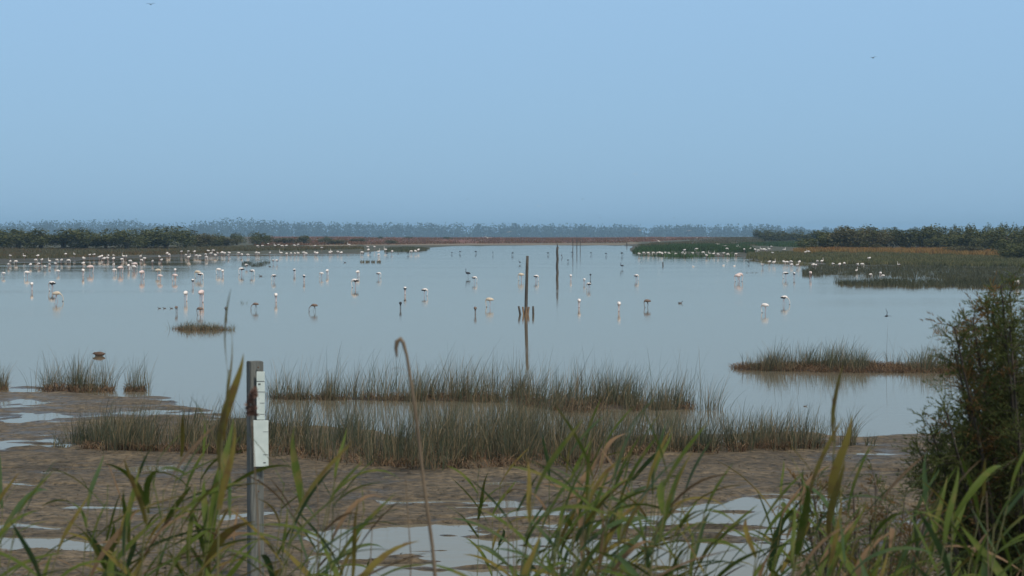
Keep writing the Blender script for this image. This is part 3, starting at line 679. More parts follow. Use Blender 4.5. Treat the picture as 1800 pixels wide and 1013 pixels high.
for (yy, hh, f0, f1) in [(669, 1.3, 0, 1), (674, 3.0, .2, .5), (687.5, 1.0, 0, 1), (707, .8, .4, 1), (726.5, .8, .4, 1)]:
    box_part('gauge_mark', up, ((-.5 + (f0 + f1) / 2) * pw, -.0075, zt(yy) - (zt(652) + zt(736)) / 2), ((f1 - f0) * pw * .98, .003, hh * gs), M_MARK, bev=0)
for (yy, hh, f0, f1) in [(757, .7, .65, 1), (797, .7, .65, 1), (811, 2.0, .66, .82)]:
    box_part('gauge_mark', lo, ((-.5 + (f0 + f1) / 2) * 26 * gs, -.0075, zt(yy) - (zt(737) + zt(818)) / 2), ((f1 - f0) * 26 * gs * .98, .003, hh * gs), M_MARK, bev=0)
for yy in (645, 842, 862):
    c = Vector(((456 - 448) * gs, -.128, 0)); c.rotate(Matrix.Rotation(pr, 3, 'Z'))
    bo = box_part('bolt', root, (c.x, c.y, zt(yy)), (.02, .03, .02), M_IRON, (0, 0, pr), .004)

# ------------------------------------------------------------------ birds
M_WHITE = mat_plain('white_plumage', (0.74, 0.69, 0.66)); M_PINKP = mat_plain('pink_plumage', (0.66, 0.53, 0.50)); M_CREAM = mat_plain('cream_plumage', (0.55, 0.47, 0.37))
M_BROWN = mat_plain('brown_plumage', (0.16, 0.115, 0.09)); M_DARK = mat_plain('dark_plumage', (0.028, 0.03, 0.034)); M_GREY = mat_plain('grey_plumage', (0.11, 0.115, 0.12))
M_LEGP = mat_plain('pink_leg', (0.40, 0.25, 0.24)); M_LEGD = mat_plain('dark_leg', (0.09, 0.08, 0.075)); M_BILL = mat_plain('dark_bill', (0.03, 0.025, 0.025))

def skin_mesh(name, chains, root_i=0):
    """one continuous body grown round a joint skeleton; chains = lists of (key, (x,y,z), r); a repeated key joins chains"""
    bm = bmesh.new(); lay_ = bm.verts.layers.skin.verify(); vs = {}
    first = None
    for ch in chains:
        prev = None
        for key, co, r in ch:
            if key not in vs:
                v = bm.verts.new(co); v[lay_].radius = (r, r); vs[key] = v
                if first is None: first = v
            v = vs[key]
            if prev is not None and bm.edges.get((prev, v)) is None: bm.edges.new((prev, v))
            prev = v
    (vs.get('mid') or first)[lay_].use_root = True
    me0 = bpy.data.meshes.new('skeleton'); bm.to_mesh(me0); bm.free()
    o = bpy.data.objects.new('skeleton', me0); COL.objects.link(o)
    o.modifiers.new('skin', 'SKIN').use_smooth_shade = True
    sub = o.modifiers.new('sub', 'SUBSURF'); sub.levels = 1; sub.render_levels = 1
    dg = bpy.context.evaluated_depsgraph_get(); dg.update()
    me = bpy.data.meshes.new_from_object(o.evaluated_get(dg)); me.name = name
    bpy.data.objects.remove(o); bpy.data.meshes.remove(me0)
    return me

def paint(me, mats, rule):
    me = me.copy(); me.materials.clear()
    for m in mats: me.materials.append(m)
    for p_ in me.polygons: p_.material_index = rule(p_.center)
    return me

def legs(zb, spread=.05, stride=0.0, bottom=-.38, bend=0.03):
    out_ = []
    for s_ in (-1, 1):
        out_.append([('mid', None, 0), ('h%d' % s_, (-.03, s_ * spread, zb), .03), ('k%d' % s_, (-.05 + s_ * stride * .5 - bend, s_ * spread, zb * .45), .0125),
                     ('a%d' % s_, (-.02 + s_ * stride, s_ * spread, -.05), .0105), ('f%d' % s_, (-.02 + s_ * stride, s_ * spread, bottom), .0105), ('t%d' % s_, (.07 + s_ * stride, s_ * spread, bottom), .012)])
    return out_

def flam(neck, zb=.60, stride=0.0, tailz=0):
    body = [('tail', (-.34, 0, zb - .09 + tailz), .022), ('rump', (-.21, 0, zb - .03), .125), ('mid', (-.03, 0, zb), .19), ('chest', (.13, 0, zb - .01), .15)] + neck
    lg = legs(zb - .11, stride=stride)
    for l in lg: l[0] = ('mid', (-.03, 0, zb), .19)
    return skin_mesh('flamingo', [body] + lg)

FEED = flam([('n0', (.23, 0, .54), .055), ('n1', (.26, 0, .42), .030), ('n2', (.245, 0, .28), .024), ('n3', (.22, 0, .14), .023), ('hd', (.20, 0, .05), .034), ('bl', (.14, 0, -.02), .02)])
FEED2 = flam([('n0', (.22, 0, .54), .05), ('n1', (.34, 0, .44), .030), ('n2', (.41, 0, .30), .024), ('n3', (.44, 0, .15), .023), ('hd', (.42, 0, .04), .034), ('bl', (.36, 0, -.03), .022)], stride=.11)
ROOST = flam([('n0', (.19, 0, .69), .06), ('n1', (.14, .03, .76), .045), ('n2', (.02, .05, .755), .045), ('hd', (-.09, .05, .74), .04)], tailz=.02)
STAND = flam([('n0', (.21, 0, .67), .05), ('n1', (.23, 0, .80), .034), ('n2', (.18, 0, .93), .029), ('n3', (.17, 0, 1.06), .028), ('hd', (.22, 0, 1.13), .038), ('bl', (.29, 0, 1.07), .022)])
HERON = flam([('n0', (.20, 0, .62), .045), ('n1', (.22, 0, .74), .03), ('n2', (.17, 0, .86), .027), ('hd', (.20, 0, .95), .034), ('bl', (.34, 0, .94), .012)], zb=.52, tailz=-.03)
POSES = {'feed': FEED, 'feed2': FEED2, 'roost': ROOST, 'stand': STAND, 'heron': HERON}
def rule_flam(pose, edge):
    def r(c):
        if c.z < .43 and -.22 < c.x < .15: return 1
        if pose in ('feed', 'feed2') and c.z < .05: return 2
        if pose == 'stand' and c.z > 1.02 and c.x > .25: return 2
        if pose == 'heron' and c.x > .27: return 2
        if edge and c.x < .05 and c.z < .60 and c.z > .43: return 3
        return 0
    return r
BIRDM = {}
def bird_mesh(pose, colour):
    k = (pose, colour)
    if k not in BIRDM:
        body = {'w': M_WHITE, 'e': M_WHITE, 'p': M_PINKP, 'c': M_CREAM, 'b': M_BROWN, 'd': M_DARK, 'g': M_GREY, 's': M_WHITE}[colour]
        leg = M_LEGD if colour in 'bdg' else M_LEGP
        BIRDM[k] = paint(POSES[pose], [body, leg, M_BILL, M_DARK], rule_flam(pose, colour in 'es'))
    return BIRDM[k]

def wader(px, top, wl, pose, colour, yaw, label, cat='flamingo', group=None, ref=.735, name='flamingo'):
    z = 0.0; p = at(px, wl, 0)
    s = np.clip((wl - top) * p.y / FPX / ref, .62, 1.35)
    o = link(name, bird_mesh(pose, colour), None, (p.x, p.y, 0.0))
    o.scale = (s * random.uniform(.97, 1.06),) * 2 + (s,)
    o.rotation_euler = (0, 0, math.radians(yaw))
    return tag(o, label, cat, group)

GO = 'flamingos feeding in the open lagoon'
def L(colour, yaw, extra=''):
    side = 'side on' if abs(math.cos(math.radians(yaw))) > .6 else 'end on'
    kind = {'w': 'white flamingo', 'e': 'white flamingo with dark wing edge', 'p': 'pink flamingo', 'c': 'cream flamingo', 'b': 'brown young flamingo', 'd': 'blackish young flamingo', 'g': 'grey young flamingo'}[colour]
    return f'{kind} seen {side}, head lowered in the open water'
# px, top, waterline, pose, colour, yaw (0 = facing +X), own label
OPEN = [
 (6, 478, 487, 'feed', 'w', 170, None), (47, 476, 488, 'feed', 'w', 200, None), (56, 495.5, 511, 'feed', 'w', 95, None), (91, 493.5, 512, 'feed', 'e', 160, 'white dark-edged flamingo partly behind a cream one'),
 (100, 511.5, 530, 'feed2', 'c', 0, 'cream flamingo striding in front of a dark-edged white one'), (146, 472, 486, 'feed', 'w', 100, None), (159, 463, 480, 'feed', 'p', 20, None),
 (201.5, 472, 482, 'feed', 'w', 30, None), (212, 467, 481, 'feed', 'p', 40, None), (226, 464, 476, 'feed', 'w', 80, None), (235, 466, 478, 'feed', 'w', 150, None), (237, 461, 473, 'feed', 'p', 10, None),
 (249.5, 474, 491, 'feed', 'p', 60, None), (278, 472, 485, 'feed', 'c', 0, None), (281, 482, 494, 'feed', 'p', 180, None), (308, 471.5, 483, 'feed', 'w', 90, None), (307, 481, 494, 'feed', 'p', 170, None),
 (347, 475, 489, 'feed', 'c', 180, None), (353, 479, 492, 'feed', 'e', 20, None), (339, 490, 503, 'feed', 'e', 95, None), (384, 471, 483, 'feed', 'w', 200, None), (391.5, 473.5, 485, 'feed', 'w', 80, None),
 (424, 470, 483, 'feed', 'e', 190, None), (443.5, 473.5, 485, 'feed', 'e', 10, None), (326.5, 510.5, 530, 'feed', 'w', 80, 'white flamingo seen end on, beside a pink-necked one past the islet'),
 (354, 508.5, 532, 'feed', 'p', 70, 'pinkish flamingo standing directly behind a one-legged dark one'),
 (310, 539, 550.5, 'feed', 'b', 85, 'brown young flamingo feeding at the tip of the grassy islet'), (351, 539.5, 554, 'feed', 'b', 175, 'brown young flamingo feeding right behind the grassy islet middle'),
 (397.5, 538.5, 553.5, 'feed', 'g', 92, 'grey young flamingo seen end on past the grassy islet'), (449, 531.5, 545, 'feed2', 'b', 190, 'brown young flamingo striding beside the spidery twigs'),
 (485, 514.5, 531.5, 'feed', 'w', 88, 'pale flamingo seen end on between two striding brown ones'), (552, 533.5, 548, 'feed2', 'b', 182, 'brown young flamingo striding with neck stretched far ahead'),
 (481, 482, 494, 'feed', 'e', 170, None), (517.5, 472, 483, 'feed', 'e', 80, None), (534.5, 482.5, 495, 'feed', 'e', 95, None), (564.7, 478, 489, 'feed', 'w', 150, None), (575.3, 473, 485, 'feed', 'w', 70, None),
 (629, 475, 487, 'feed', 'w', 60, None), (623.5, 489.5, 506, 'feed', 'e', 175, None), (666, 478.5, 489, 'feed', 'e', 10, None), (712, 503.5, 518.5, 'feed', 'e', 90, None), (704, 530, 543.5, 'feed', 'd', 95, 'blackish young flamingo seen end on in open water'),
 (747, 506.5, 520.5, 'feed', 'e', 5, None), (834.5, 485.5, 497.5, 'feed', 'e', 0, 'dark-edged flamingo wading next to the dark heron'), (835.5, 538.5, 553, 'feed', 'b', 92, 'brown young flamingo seen end on, alone in open water'),
 (860, 522.5, 540, 'feed', 'c', 175, 'cream flamingo with lowered neck in open water, brown one nearby'), (915.5, 479.5, 493.5, 'feed', 'c', 185, 'cream flamingo just beside the tall marker post'),
 (943, 483, 495, 'feed', 'e', 15, 'dark-edged white flamingo just past the tall marker post'), (1003.3, 482, 493, 'feed', 'w', 85, None), (1027, 489, 499.5, 'feed', 'w', 100, None), (1034.5, 496.5, 508.5, 'feed', 'e', 160, None),
 (1018, 524.5, 541, 'feed', 'w', 85, None), (1088, 529.5, 548, 'feed', 'w', 95, None), (1119, 482, 493.5, 'feed', 'e', 20, None), (1137.5, 525.5, 541, 'feed', 'b', 200, 'brown young flamingo with hunched back, alone in open water'),
 (1296, 481.5, 495.5, 'feed', 'p', 170, 'pink flamingo in front of another pink one'), (1300.5, 479, 495, 'feed', 'p', 10, 'pink flamingo half hidden behind another pink one'),
 (1344, 532.5, 550, 'feed', 'w', 170, 'white flamingo facing away from the dark-edged striding one'), (1379, 519, 535.5, 'feed2', 'e', 0, 'dark-edged white flamingo striding with neck well ahead'),
 (1380.4, 477.5, 490, 'feed', 'e', 170, None), (1396, 478.5, 490, 'feed', 'e', 90, None), (1424.5, 476.5, 489.5, 'feed', 'p', 100, 'pinkish flamingo feeding at the flooded grass corner'),
 (1530.5, 480.5, 488, 'feed', 'w', 0, None), (1547.5, 477.5, 488, 'feed', 'w', 100, None), (1552, 483.5, 490, 'feed', 'w', 170, None), (1787.5, 491, 505, 'feed', 'w', 30, 'white flamingo glimpsed past the top of the tamarisk'),
 (1505.5, 473.5, 480.5, 'stand', 'w', 20, 'white bird with raised neck among flooded grass'),
]
for (px, tp, wl, pose, colr_, yaw, lab) in OPEN:
    l2 = lab or L(colr_, yaw)
    wader(px, tp, wl, pose, colr_, yaw + random.uniform(-6, 6), l2, 'flamingo', None if lab else GO, 1.13 if pose == 'stand' else .735)

# resting flocks: body centre pixels read along the shores
FLOCK_A = [(18, 453.6), (42.7, 454), (27.8, 460.5), (18, 461), (66.7, 453.4), (62.7, 458), (73.6, 458), (87, 460), (78.7, 469.7), (87, 466.6), (97, 464.5), (53.8, 466.3), (68.4, 465.4), (100, 458), (108, 458.6), (120.6, 458.6),
 (115.6, 450.6), (130.7, 451), (157.8, 451.7), (147, 455.2), (146.7, 464), (14.7, 466), (165.5, 451), (175, 453), (179, 451.7), (190, 451), (183.3, 455.7), (188.7, 454.8), (199.8, 451), (199.8, 455.7), (214.4, 456.6),
 (217, 451.7), (221.6, 452), (229, 459.8), (200, 466.3), (248.7, 459.2), (247, 452), (253.6, 455.2), (268, 460.6), (280, 452.6), (284, 458.3), (294, 447.7), (297.6, 448.6), (102, 478)]
FLOCK_B = [(319, 446.3), (331, 445.9), (342, 445.9), (326.7, 449.4), (332, 453), (345.3, 450.3), (351, 450.8), (361.3, 448.3), (362.7, 453), (365.8, 445), (371, 446.8), (375, 444.6), (378.2, 449.9), (382.2, 446.3), (390.2, 445.4),
 (394.2, 446.3), (402.7, 445.9), (401.6, 450.8), (419, 445.9), (424.9, 449.2), (435.6, 449), (450.2, 445.9), (454.2, 446.2), (453, 438.8), (474.2, 446), (493.6, 445.8), (504, 447), (511.3, 446.7), (518, 447), (523.6, 446.5),
 (524.2, 436.2), (517.6, 437.8), (503.3, 438.2), (496, 438.2), (490, 437), (483.3, 438.2), (471.3, 435.3), (461.6, 439), (534, 445.3), (537.6, 446.7), (553.6, 445.3), (557.6, 446.4), (553.6, 439), (579.3, 445.3), (582.4, 444),
 (593.6, 444.2), (600, 445.6), (565.6, 441.3), (613, 436.7), (480.2, 459.6), (486.4, 459.6), (432.9, 467.5)]
FLOCK_C = [(636, 444.7), (646.2, 437), (647.6, 440.7), (658, 437), (665.3, 443.6), (665.8, 448.7), (677.3, 440.2), (689, 443.8), (722.7, 443), (730.2, 443), (735.6, 440.7)]
FLOCK_D = [(1123, 447.5), (1131.6, 445.8), (1139.6, 445.8), (1148.4, 445.8), (1156.4, 445.8), (1160, 445.8), (1163.6, 447), (1169, 445.5), (1175.6, 447), (1187.6, 447.5), (1199.8, 445.8), (1203.3, 444), (1203.3, 448), (1217, 446.7), (1224, 443.6),
 (1236, 444.9), (1241.6, 450.2), (1246.9, 447), (1254, 447.6), (1262, 448.4), (1271.8, 447), (1279.3, 448.4), (1278, 443.6), (1293.6, 447.6), (1296, 440.4), (1300.7, 442.2)]
FLOCK_E = [(1308, 445.3), (1319, 444.4), (1327, 445.8), (1333, 446.7), (1338, 445.3), (1343, 444.9), (1347, 447), (1343.6, 445.6), (1351.6, 445), (1356, 441), (1357.8, 450), (1378.7, 445.6), (1416, 449), (1421, 448.2), (1352.4, 461.6),
 (1360.4, 462.4), (1377.8, 461.4), (1383.3, 461.6), (1390.2, 460.8), (1391.6, 466), (1401.8, 466.9), (1405.3, 461.6), (1429.8, 466.4), (1434.2, 467.8), (1436.9, 461), (1444.9, 460.2), (1464.4, 465.6), (1476, 465.8), (1484, 464.7),
 (1528, 458.2), (1507.3, 466.2), (1515.8, 465.3)]
def flock(pts, where, group, pinks=()):
    for k, (x, y) in enumerate(pts):
        r = random.random(); wl = y + (3.6 if y < 452 else 4.6)
        pose = 'roost' if r < .6 else ('feed' if r < .88 else 'stand')
        yaw = random.choice((0, 180)) + random.uniform(-55, 55)
        what = {'roost': 'white bird resting with head tucked on', 'feed': 'white bird feeding head down on', 'stand': 'white bird standing neck up on'}[pose]
        p = at(x, wl, 0)
        o = link('flamingo', bird_mesh(pose, 'e' if random.random() < .3 and pose == 'roost' else 'w'), None, (p.x, p.y, 0))
        top = (wl - y + 2.6) * p.y / FPX; s = np.clip(top / .70, .72, 1.25)
        gz_ = float(ground_z([p.x], [p.y])[0])
        o.location.z = max(gz_ + .30 * s, 0.0) if gz_ > -.1 else 0.0
        o.location.z = min(o.location.z, .12)
        if gz_ > .0: o.location.z = gz_ + .385 * s - 0.0; o.scale = (s * 1.2, s * 1.2, s * .78); o.location.z = gz_ + .38 * s * .78
        else: o.scale = (s * 1.15, s * 1.15, s)
        o.rotation_euler = (0, 0, math.radians(yaw))
        tag(o, f'{what} {where}', 'flamingo', group + ' ' + pose)
flock(FLOCK_A, 'the mud shore below the shrub belt', 'flock on the mud shore')
flock(FLOCK_B, 'the grassy bank past the shrub belt', 'flock on the grassy bank')
flock(FLOCK_C, 'the shallows by the narrow reed spit', 'flock by the reed spit')
flock(FLOCK_D, 'the edge of the green reed bed', 'flock along the green reeds')
flock(FLOCK_E, 'the marsh grass edge below the shrubs', 'flock on the marsh edge')
for (x, y, lab) in [(1579.8, 466, 'black and white bird standing apart in marsh grass'), (1340, 466, 'large white bird with black wings at the marsh edge')]:
    wader(x, y - 6, y + 5, 'stand', 's', 160, lab, 'bird', None, 1.13, 'wading_bird')

# dark waders in mid lagoon
for (x, tp, wl, yaw, lab) in [(822, 473, 488, 178, 'dark long-necked heron wading in the mid lagoon'), (1093, 462, 472.5, 180, 'dark heron with raised neck before the green reed bed')]:
    wader(x, tp, wl, 'heron', 'd', yaw, lab, 'heron', None, .97, 'heron')
for (x, tp, wl) in [(808.7, 441, 446), (836.2, 441, 446.3), (901, 443.5, 449), (963.3, 443.5, 448.5), (1039, 443.5, 448), (1065.3, 444.5, 449.5), (1093.3, 443.5, 450), (794.4, 443, 447), (1005.5, 442.5, 447.5), (998.4, 457, 461), (680.4, 444, 449.5), (650.7, 443.5, 448.5), (717, 443, 448.5), (1315.8, 460, 464.5)]:
    wader(x, tp, wl, 'feed', 'd', random.choice((0, 180)) + random.uniform(-30, 30), 'small dark wader feeding in the far lagoon', 'wader', 'dark waders in the far lagoon', .735, 'wader')
wader(1038, 481, 490, 'feed', 'd', 80, 'small dark wader close to three white flamingos', 'wader', None, .735, 'wader')
wader(913.6, 458, 464.5, 'heron', 'd', 175, 'slim dark wader near the top of the tall marker post', 'wader', None, .97, 'wader')
wader(866.4, 441, 448, 'stand', 'd', 90, 'upright dark wader with white front in far water', 'wader', None, 1.13, 'wader')

def loft(secs, sides=8):
    """body through cross-sections (x, y, z, half width, half height), one closed surface"""
    V, F = [], []
    for (x, y, z, a, c) in secs:
        for k in range(sides):
            th = 2 * math.pi * k / sides; V.append((x, y + a * math.cos(th), z + c * math.sin(th)))
    for i in range(len(secs) - 1):
        for k in range(sides):
            F.append((i * sides + k, i * sides + (k + 1) % sides, (i + 1) * sides + (k + 1) % sides, (i + 1) * sides + k))
    return np.array(V), np.array(F)

def swimmer_mesh(name, body, head, bill):
    V, F = loft([(-.27, 0, .09, .01, .01), (-.20, 0, .07, .06, .045), (-.08, 0, .055, .105, .085), (.06, 0, .05, .10, .085), (.14, 0, .075, .06, .075), (.16, 0, .14, .038, .04),
                 (.175, 0, .19, .042, .042), (.215, 0, .195, .036, .034), (.245, 0, .185, .016, .014), (.30, 0, .175, .006, .005)])
    me = np_mesh(name, V, F, body, True); me.materials.append(head); me.materials.append(bill)
    for p_ in me.polygons: p_.material_index = 2 if p_.center.x > .235 else (1 if p_.center.z > .13 and p_.center.x > .12 else 0)
    return me
def duck_mesh():
    V, F = loft([(-.27, 0, .10, .012, .01), (-.20, 0, .085, .07, .05), (-.08, 0, .075, .115, .095), (.06, 0, .07, .115, .095), (.14, 0, .075, .085, .075), (.185, 0, .105, .045, .05), (.22, 0, .105, .036, .034), (.27, 0, .085, .018, .012), (.29, 0, .08, .006, .005)])
    return np_mesh('duck', V, F, mat_plain('duck_brown', (.10, .062, .042)), True)
GULL_S = swimmer_mesh('gull', M_WHITE, M_WHITE, M_BILL); DUCK = duck_mesh()
GULL_D = swimmer_mesh('duck_dark', M_GREY, M_DARK, M_BILL)
def swim(me, px, wl, size, yaw, lab, cat, name, group=None):
    p = at(px, wl, 0); o = link(name, me, None, (p.x, p.y, -0.01)); s = size / .5; o.scale = (s, s, s * 1.1); o.rotation_euler = (0, 0, math.radians(yaw)); return tag(o, lab, cat, group)
swim(DUCK, 174, 626, .50, 170, 'brown duck floating beyond the bulrush tufts', 'duck', 'duck')
for x, wl in [(1218.4, 469), (1272, 467), (1291, 468)]: swim(GULL_S, x, wl, .42, random.choice((20, 160)), 'white gull floating in front of the green reed bed', 'gull', 'gull', 'gulls floating off the reeds')
for x, wl in [(458, 486), (606, 462), (474, 469), (700, 447)]: swim(GULL_D, x, wl, .42, random.choice((10, 170)), 'small dark duck floating off the grassy bank', 'duck', 'duck', 'dark ducks off the bank')
for x in (280, 289, 301): swim(GULL_D, x, 542.5, .22, random.choice((0, 180)), 'tiny dark bird floating by the grassy islet', 'bird', 'water_bird', 'tiny birds by the islet')
swim(GULL_D, 1196, 533.5, .34, 0, 'small dark duck alone on the smooth open water', 'duck', 'duck')
swim(GULL_D, 1416, 714.5, .12, 0, 'tiny dark bird on water before the stubble islet', 'bird', 'water_bird')

# perched cormorants
def perched():
    me = skin_mesh('cormorant', [[('tail', (-.16, 0, -.12), .02), ('rump', (-.08, 0, .05), .06), ('mid', (0, 0, .20), .10), ('chest', (.04, 0, .34), .075), ('n0', (.02, 0, .46), .036), ('n1', (.0, 0, .56), .03), ('hd', (.05, 0, .63), .036), ('bl', (.15, 0, .64), .012)],
                                  [('mid', (0, 0, .2), .1), ('lg', (.02, .03, .04), .025), ('ft', (.06, .03, -.005), .018)]])
    me.materials.clear(); me.materials.append(M_DARK); return me
CORM = perched()
def perch(px, py, d, s, yaw, lab, g=None):
    p = at_d(px, py, d); o = link('cormorant', CORM, None, p); o.scale = (s,) * 3; o.rotation_euler = (0, 0, math.radians(yaw)); tag(o, lab, 'cormorant', g)
perch(979.7, 434, p2.y, .72, 175, 'dark cormorant perched on the tip of the middle post')
perch(1014, 418.8, at(1014, 441, 0).y, .8, 170, 'dark cormorant perched on top of a thin far pole')

# small wader on the near mud
p = at(844, 892, 0); z_ = max(float(ground_z([p.x], [p.y])[0]), 0)
o = link('mud_wader', bird_mesh('heron', 'g'), None, (p.x, p.y, z_ + .38 * .13)); o.scale = (.16, .16, .13); o.rotation_euler = (0, 0, 2.9)
tag(o, 'tiny grey wader walking by the near pool', 'wader')

# flying birds
def flyer_mesh(name, span, chord, up, tipdrop, body, wing, sweep=.1, split=False):
    Vb, Fb = loft([(-.22, 0, 0, .03, .006), (-.14, 0, 0, .03, .018), (0, 0, 0, .05, .045), (.10, 0, .005, .045, .042), (.16, 0, .012, .032, .032), (.20, 0, .01, .02, .018), (.26, 0, .0, .004, .004)])
    ps = [(Vb, Fb)]
    for s_ in (-1, 1):
        st = [(0, 0.0, chord, .02), (.45, up * .45 + .03, chord * .95, .012), (.75, up * .75 - tipdrop * .3, chord * .65, .008), (1.0, up - tipdrop, chord * .12, .004)]
        V_, F_ = [], []
        for (f, z, c, th) in st:
            y = s_ * f * span / 2; x0 = .06 - sweep * f ** 2 * 2
            V_ += [(x0 + c / 2, y, z), (x0, y, z + th), (x0 - c / 2, y, z), (x0, y, z - th)]
        for i in range(3):
            for k in range(4): F_.append((i * 4 + k, i * 4 + (k + 1) % 4, (i + 1) * 4 + (k + 1) % 4, (i + 1) * 4 + k))
        ps.append((np.array(V_), np.array(F_)))
    V_, F_ = join(ps); me = np_mesh(name, V_, F_, body, True); me.materials.append(wing)
    k = np.zeros(len(F_), np.int32); k[len(Fb):] = 1; me.polygons.foreach_set('material_index', k); return me
GULL_F = flyer_mesh('gull_arched', 1.25, .17, .22, .22, M_WHITE, M_WHITE); GULL_G = flyer_mesh('gull_gliding', 1.1, .16, .10, .08, M_WHITE, M_WHITE)
DARK_F = flyer_mesh('dark_flyer', .75, .14, .16, .14, M_DARK, M_DARK); STILT_F = flyer_mesh('stilt_flyer', .8, .14, .18, .1, M_WHITE, M_DARK); SWIFT = flyer_mesh('swift', .5, .09, .30, -.04, M_DARK, M_DARK, .22)
def fly(me, px, py, d, s, yaw, roll, lab, cat='gull', name='gull', g=None):
    p = at_d(px, py, d); o = link(name, me, None, p); o.scale = (s,) * 3; o.rotation_euler = (math.radians(roll), 0, math.radians(yaw)); tag(o, lab, cat, g)
fly(GULL_F, 857, 418.5, 235, 1, 75, 8, 'large white gull flying low with arched wings before the red flat')
GW = 'white gulls flying before the distant wood'
for (x, y, d, yw) in [(895, 408, 330, 80), (1125, 405, 360, 60), (1211, 406, 350, 100), (1225, 418.5, 420, 30)]:
    fly(GULL_G, x, y, d, 1, yw, random.uniform(-15, 15), 'small white gull flying against the hazy far wood', g=GW)
for (x, y, d, yw) in [(1158, 424, 380, 30), (1261.6, 429.3, 330, 60), (1274.4, 432.4, 340, 100)]:
    fly(GULL_G, x, y, d, 1, yw, random.uniform(-20, 20), 'white gull flying low over the green reed bed', g='gulls low over the reeds')
for (x, y, d, yw) in [(1117, 306.5, 390, 90), (947, 362.5, 480, 90)]:
    fly(GULL_G, x, y, d, 1, yw, 10, 'white gull gliding in the clear sky', g='white gulls in the sky')
for (x, y, d) in [(821, 350.5, 420), (1024, 350.5, 420), (1535, 102, 200), (265, 8, 160), (1055, 383, 600), (1185, 383, 600)]:
    fly(DARK_F, x, y, d, 1, random.uniform(60, 120), random.uniform(-10, 10), 'dark bird flying far off in the sky', 'bird', 'flying_bird', 'dark birds in the sky')
fly(STILT_F, 1127.5, 461.3, 300, 1.1, 95, 0, 'black-winged white bird flying low over the lagoon', 'bird', 'flying_bird')
fly(SWIFT, 1558, 556, 95, 1.0, 60, 50, 'dark swallow skimming the water before the stubble islet', 'swallow', 'swallow')

# ------------------------------------------------------------------ near plants on the embankment
LEAFG = [(0.055, 0.090, 0.014), (0.080, 0.112, 0.018), (0.045, 0.068, 0.014)]
M_RG = mat_leaf('reed_leaf_green', LEAFG, 0.6, 0.16, 0.3, ((0.16, 0.13, 0.04), 5.0))
M_RG2 = mat_leaf('reed_leaf_blue_green', [(0.042, 0.078, 0.028), (0.060, 0.098, 0.036)], 0.6, 0.18, 0.3, ((0.10, 0.11, 0.04), 4.0))
M_RY = mat_leaf('reed_leaf_yellowing', [(0.19, 0.15, 0.026), (0.15, 0.13, 0.03), (0.20, 0.12, 0.03)], 0.6, 0.16, 0.3, ((0.12, 0.07, 0.03), 6.0))
M_RD = mat_leaf('reed_leaf_dead', [(0.22, 0.13, 0.06), (0.16, 0.10, 0.055), (0.25, 0.17, 0.09)], 0.7, 0.2, 0.2)
M_STEM = mat_mix('reed_stem', (0.10, 0.12, 0.045), (0.17, 0.14, 0.06), 7, 0.5, 0.2)
M_DSTEM = mat_mix('dead_reed_stem', (0.12, 0.085, 0.055), (0.19, 0.14, 0.09), 7, 0.7, 0.3)
M_PLUME = mat_leaf('reed_plume', [(0.17, 0.105, 0.08), (0.13, 0.08, 0.065), (0.21, 0.14, 0.11)], 0.9, 0.1, 0.3)

def leaf_mesh(a0, a1, wd, mat, seed, twist=0.6):
    """one reed leaf, 1 m long: leaves the stem at angle a0, ends at a1 above level; folded along its midrib"""
    r = random.Random(seed); n = 9; V, F = [], []; x = z = y = 0.0
    for k in range(n):
        f = k / (n - 1); a = math.radians(a0 + (a1 - a0) * f ** 1.3)
        if k: x += math.cos(a) / (n - 1); z += math.sin(a) / (n - 1); y += 0.03 * math.sin(3 * f + seed)
        hw = wd * (0.55 + 1.2 * f if f < .35 else 0.97 * (1 - ((f - .35) / .65) ** 1.7)) * .5 + .0008
        tw = twist * (f - .2) * (1 if seed % 2 else -1)
        c, s_ = math.cos(tw), math.sin(tw); fold = .35 * hw
        V += [(x - math.sin(a) * s_ * hw, y + c * hw, z + math.cos(a) * s_ * hw + fold), (x, y, z), (x + math.sin(a) * s_ * hw, y - c * hw, z - math.cos(a) * s_ * hw + fold)]
    for k in range(n - 1):
        for j in (0, 1): F.append((k * 3 + j, k * 3 + j + 1, k * 3 + j + 4, k * 3 + j + 3))
    return np_mesh('leaf', np.array(V), np.array(F), mat, True)
LEAVES = {}
for mk, mm in (('g', M_RG), ('h', M_RG2), ('y', M_RY), ('d', M_RD)):
    LEAVES[mk] = [leaf_mesh(a0, a1, wd, mm, i) for i, (a0, a1, wd) in enumerate([(60, 34, .094), (56, 16, .090), (48, -4, .082), (70, 50, .078), (42, 14, .096), (62, -30, .082)])]

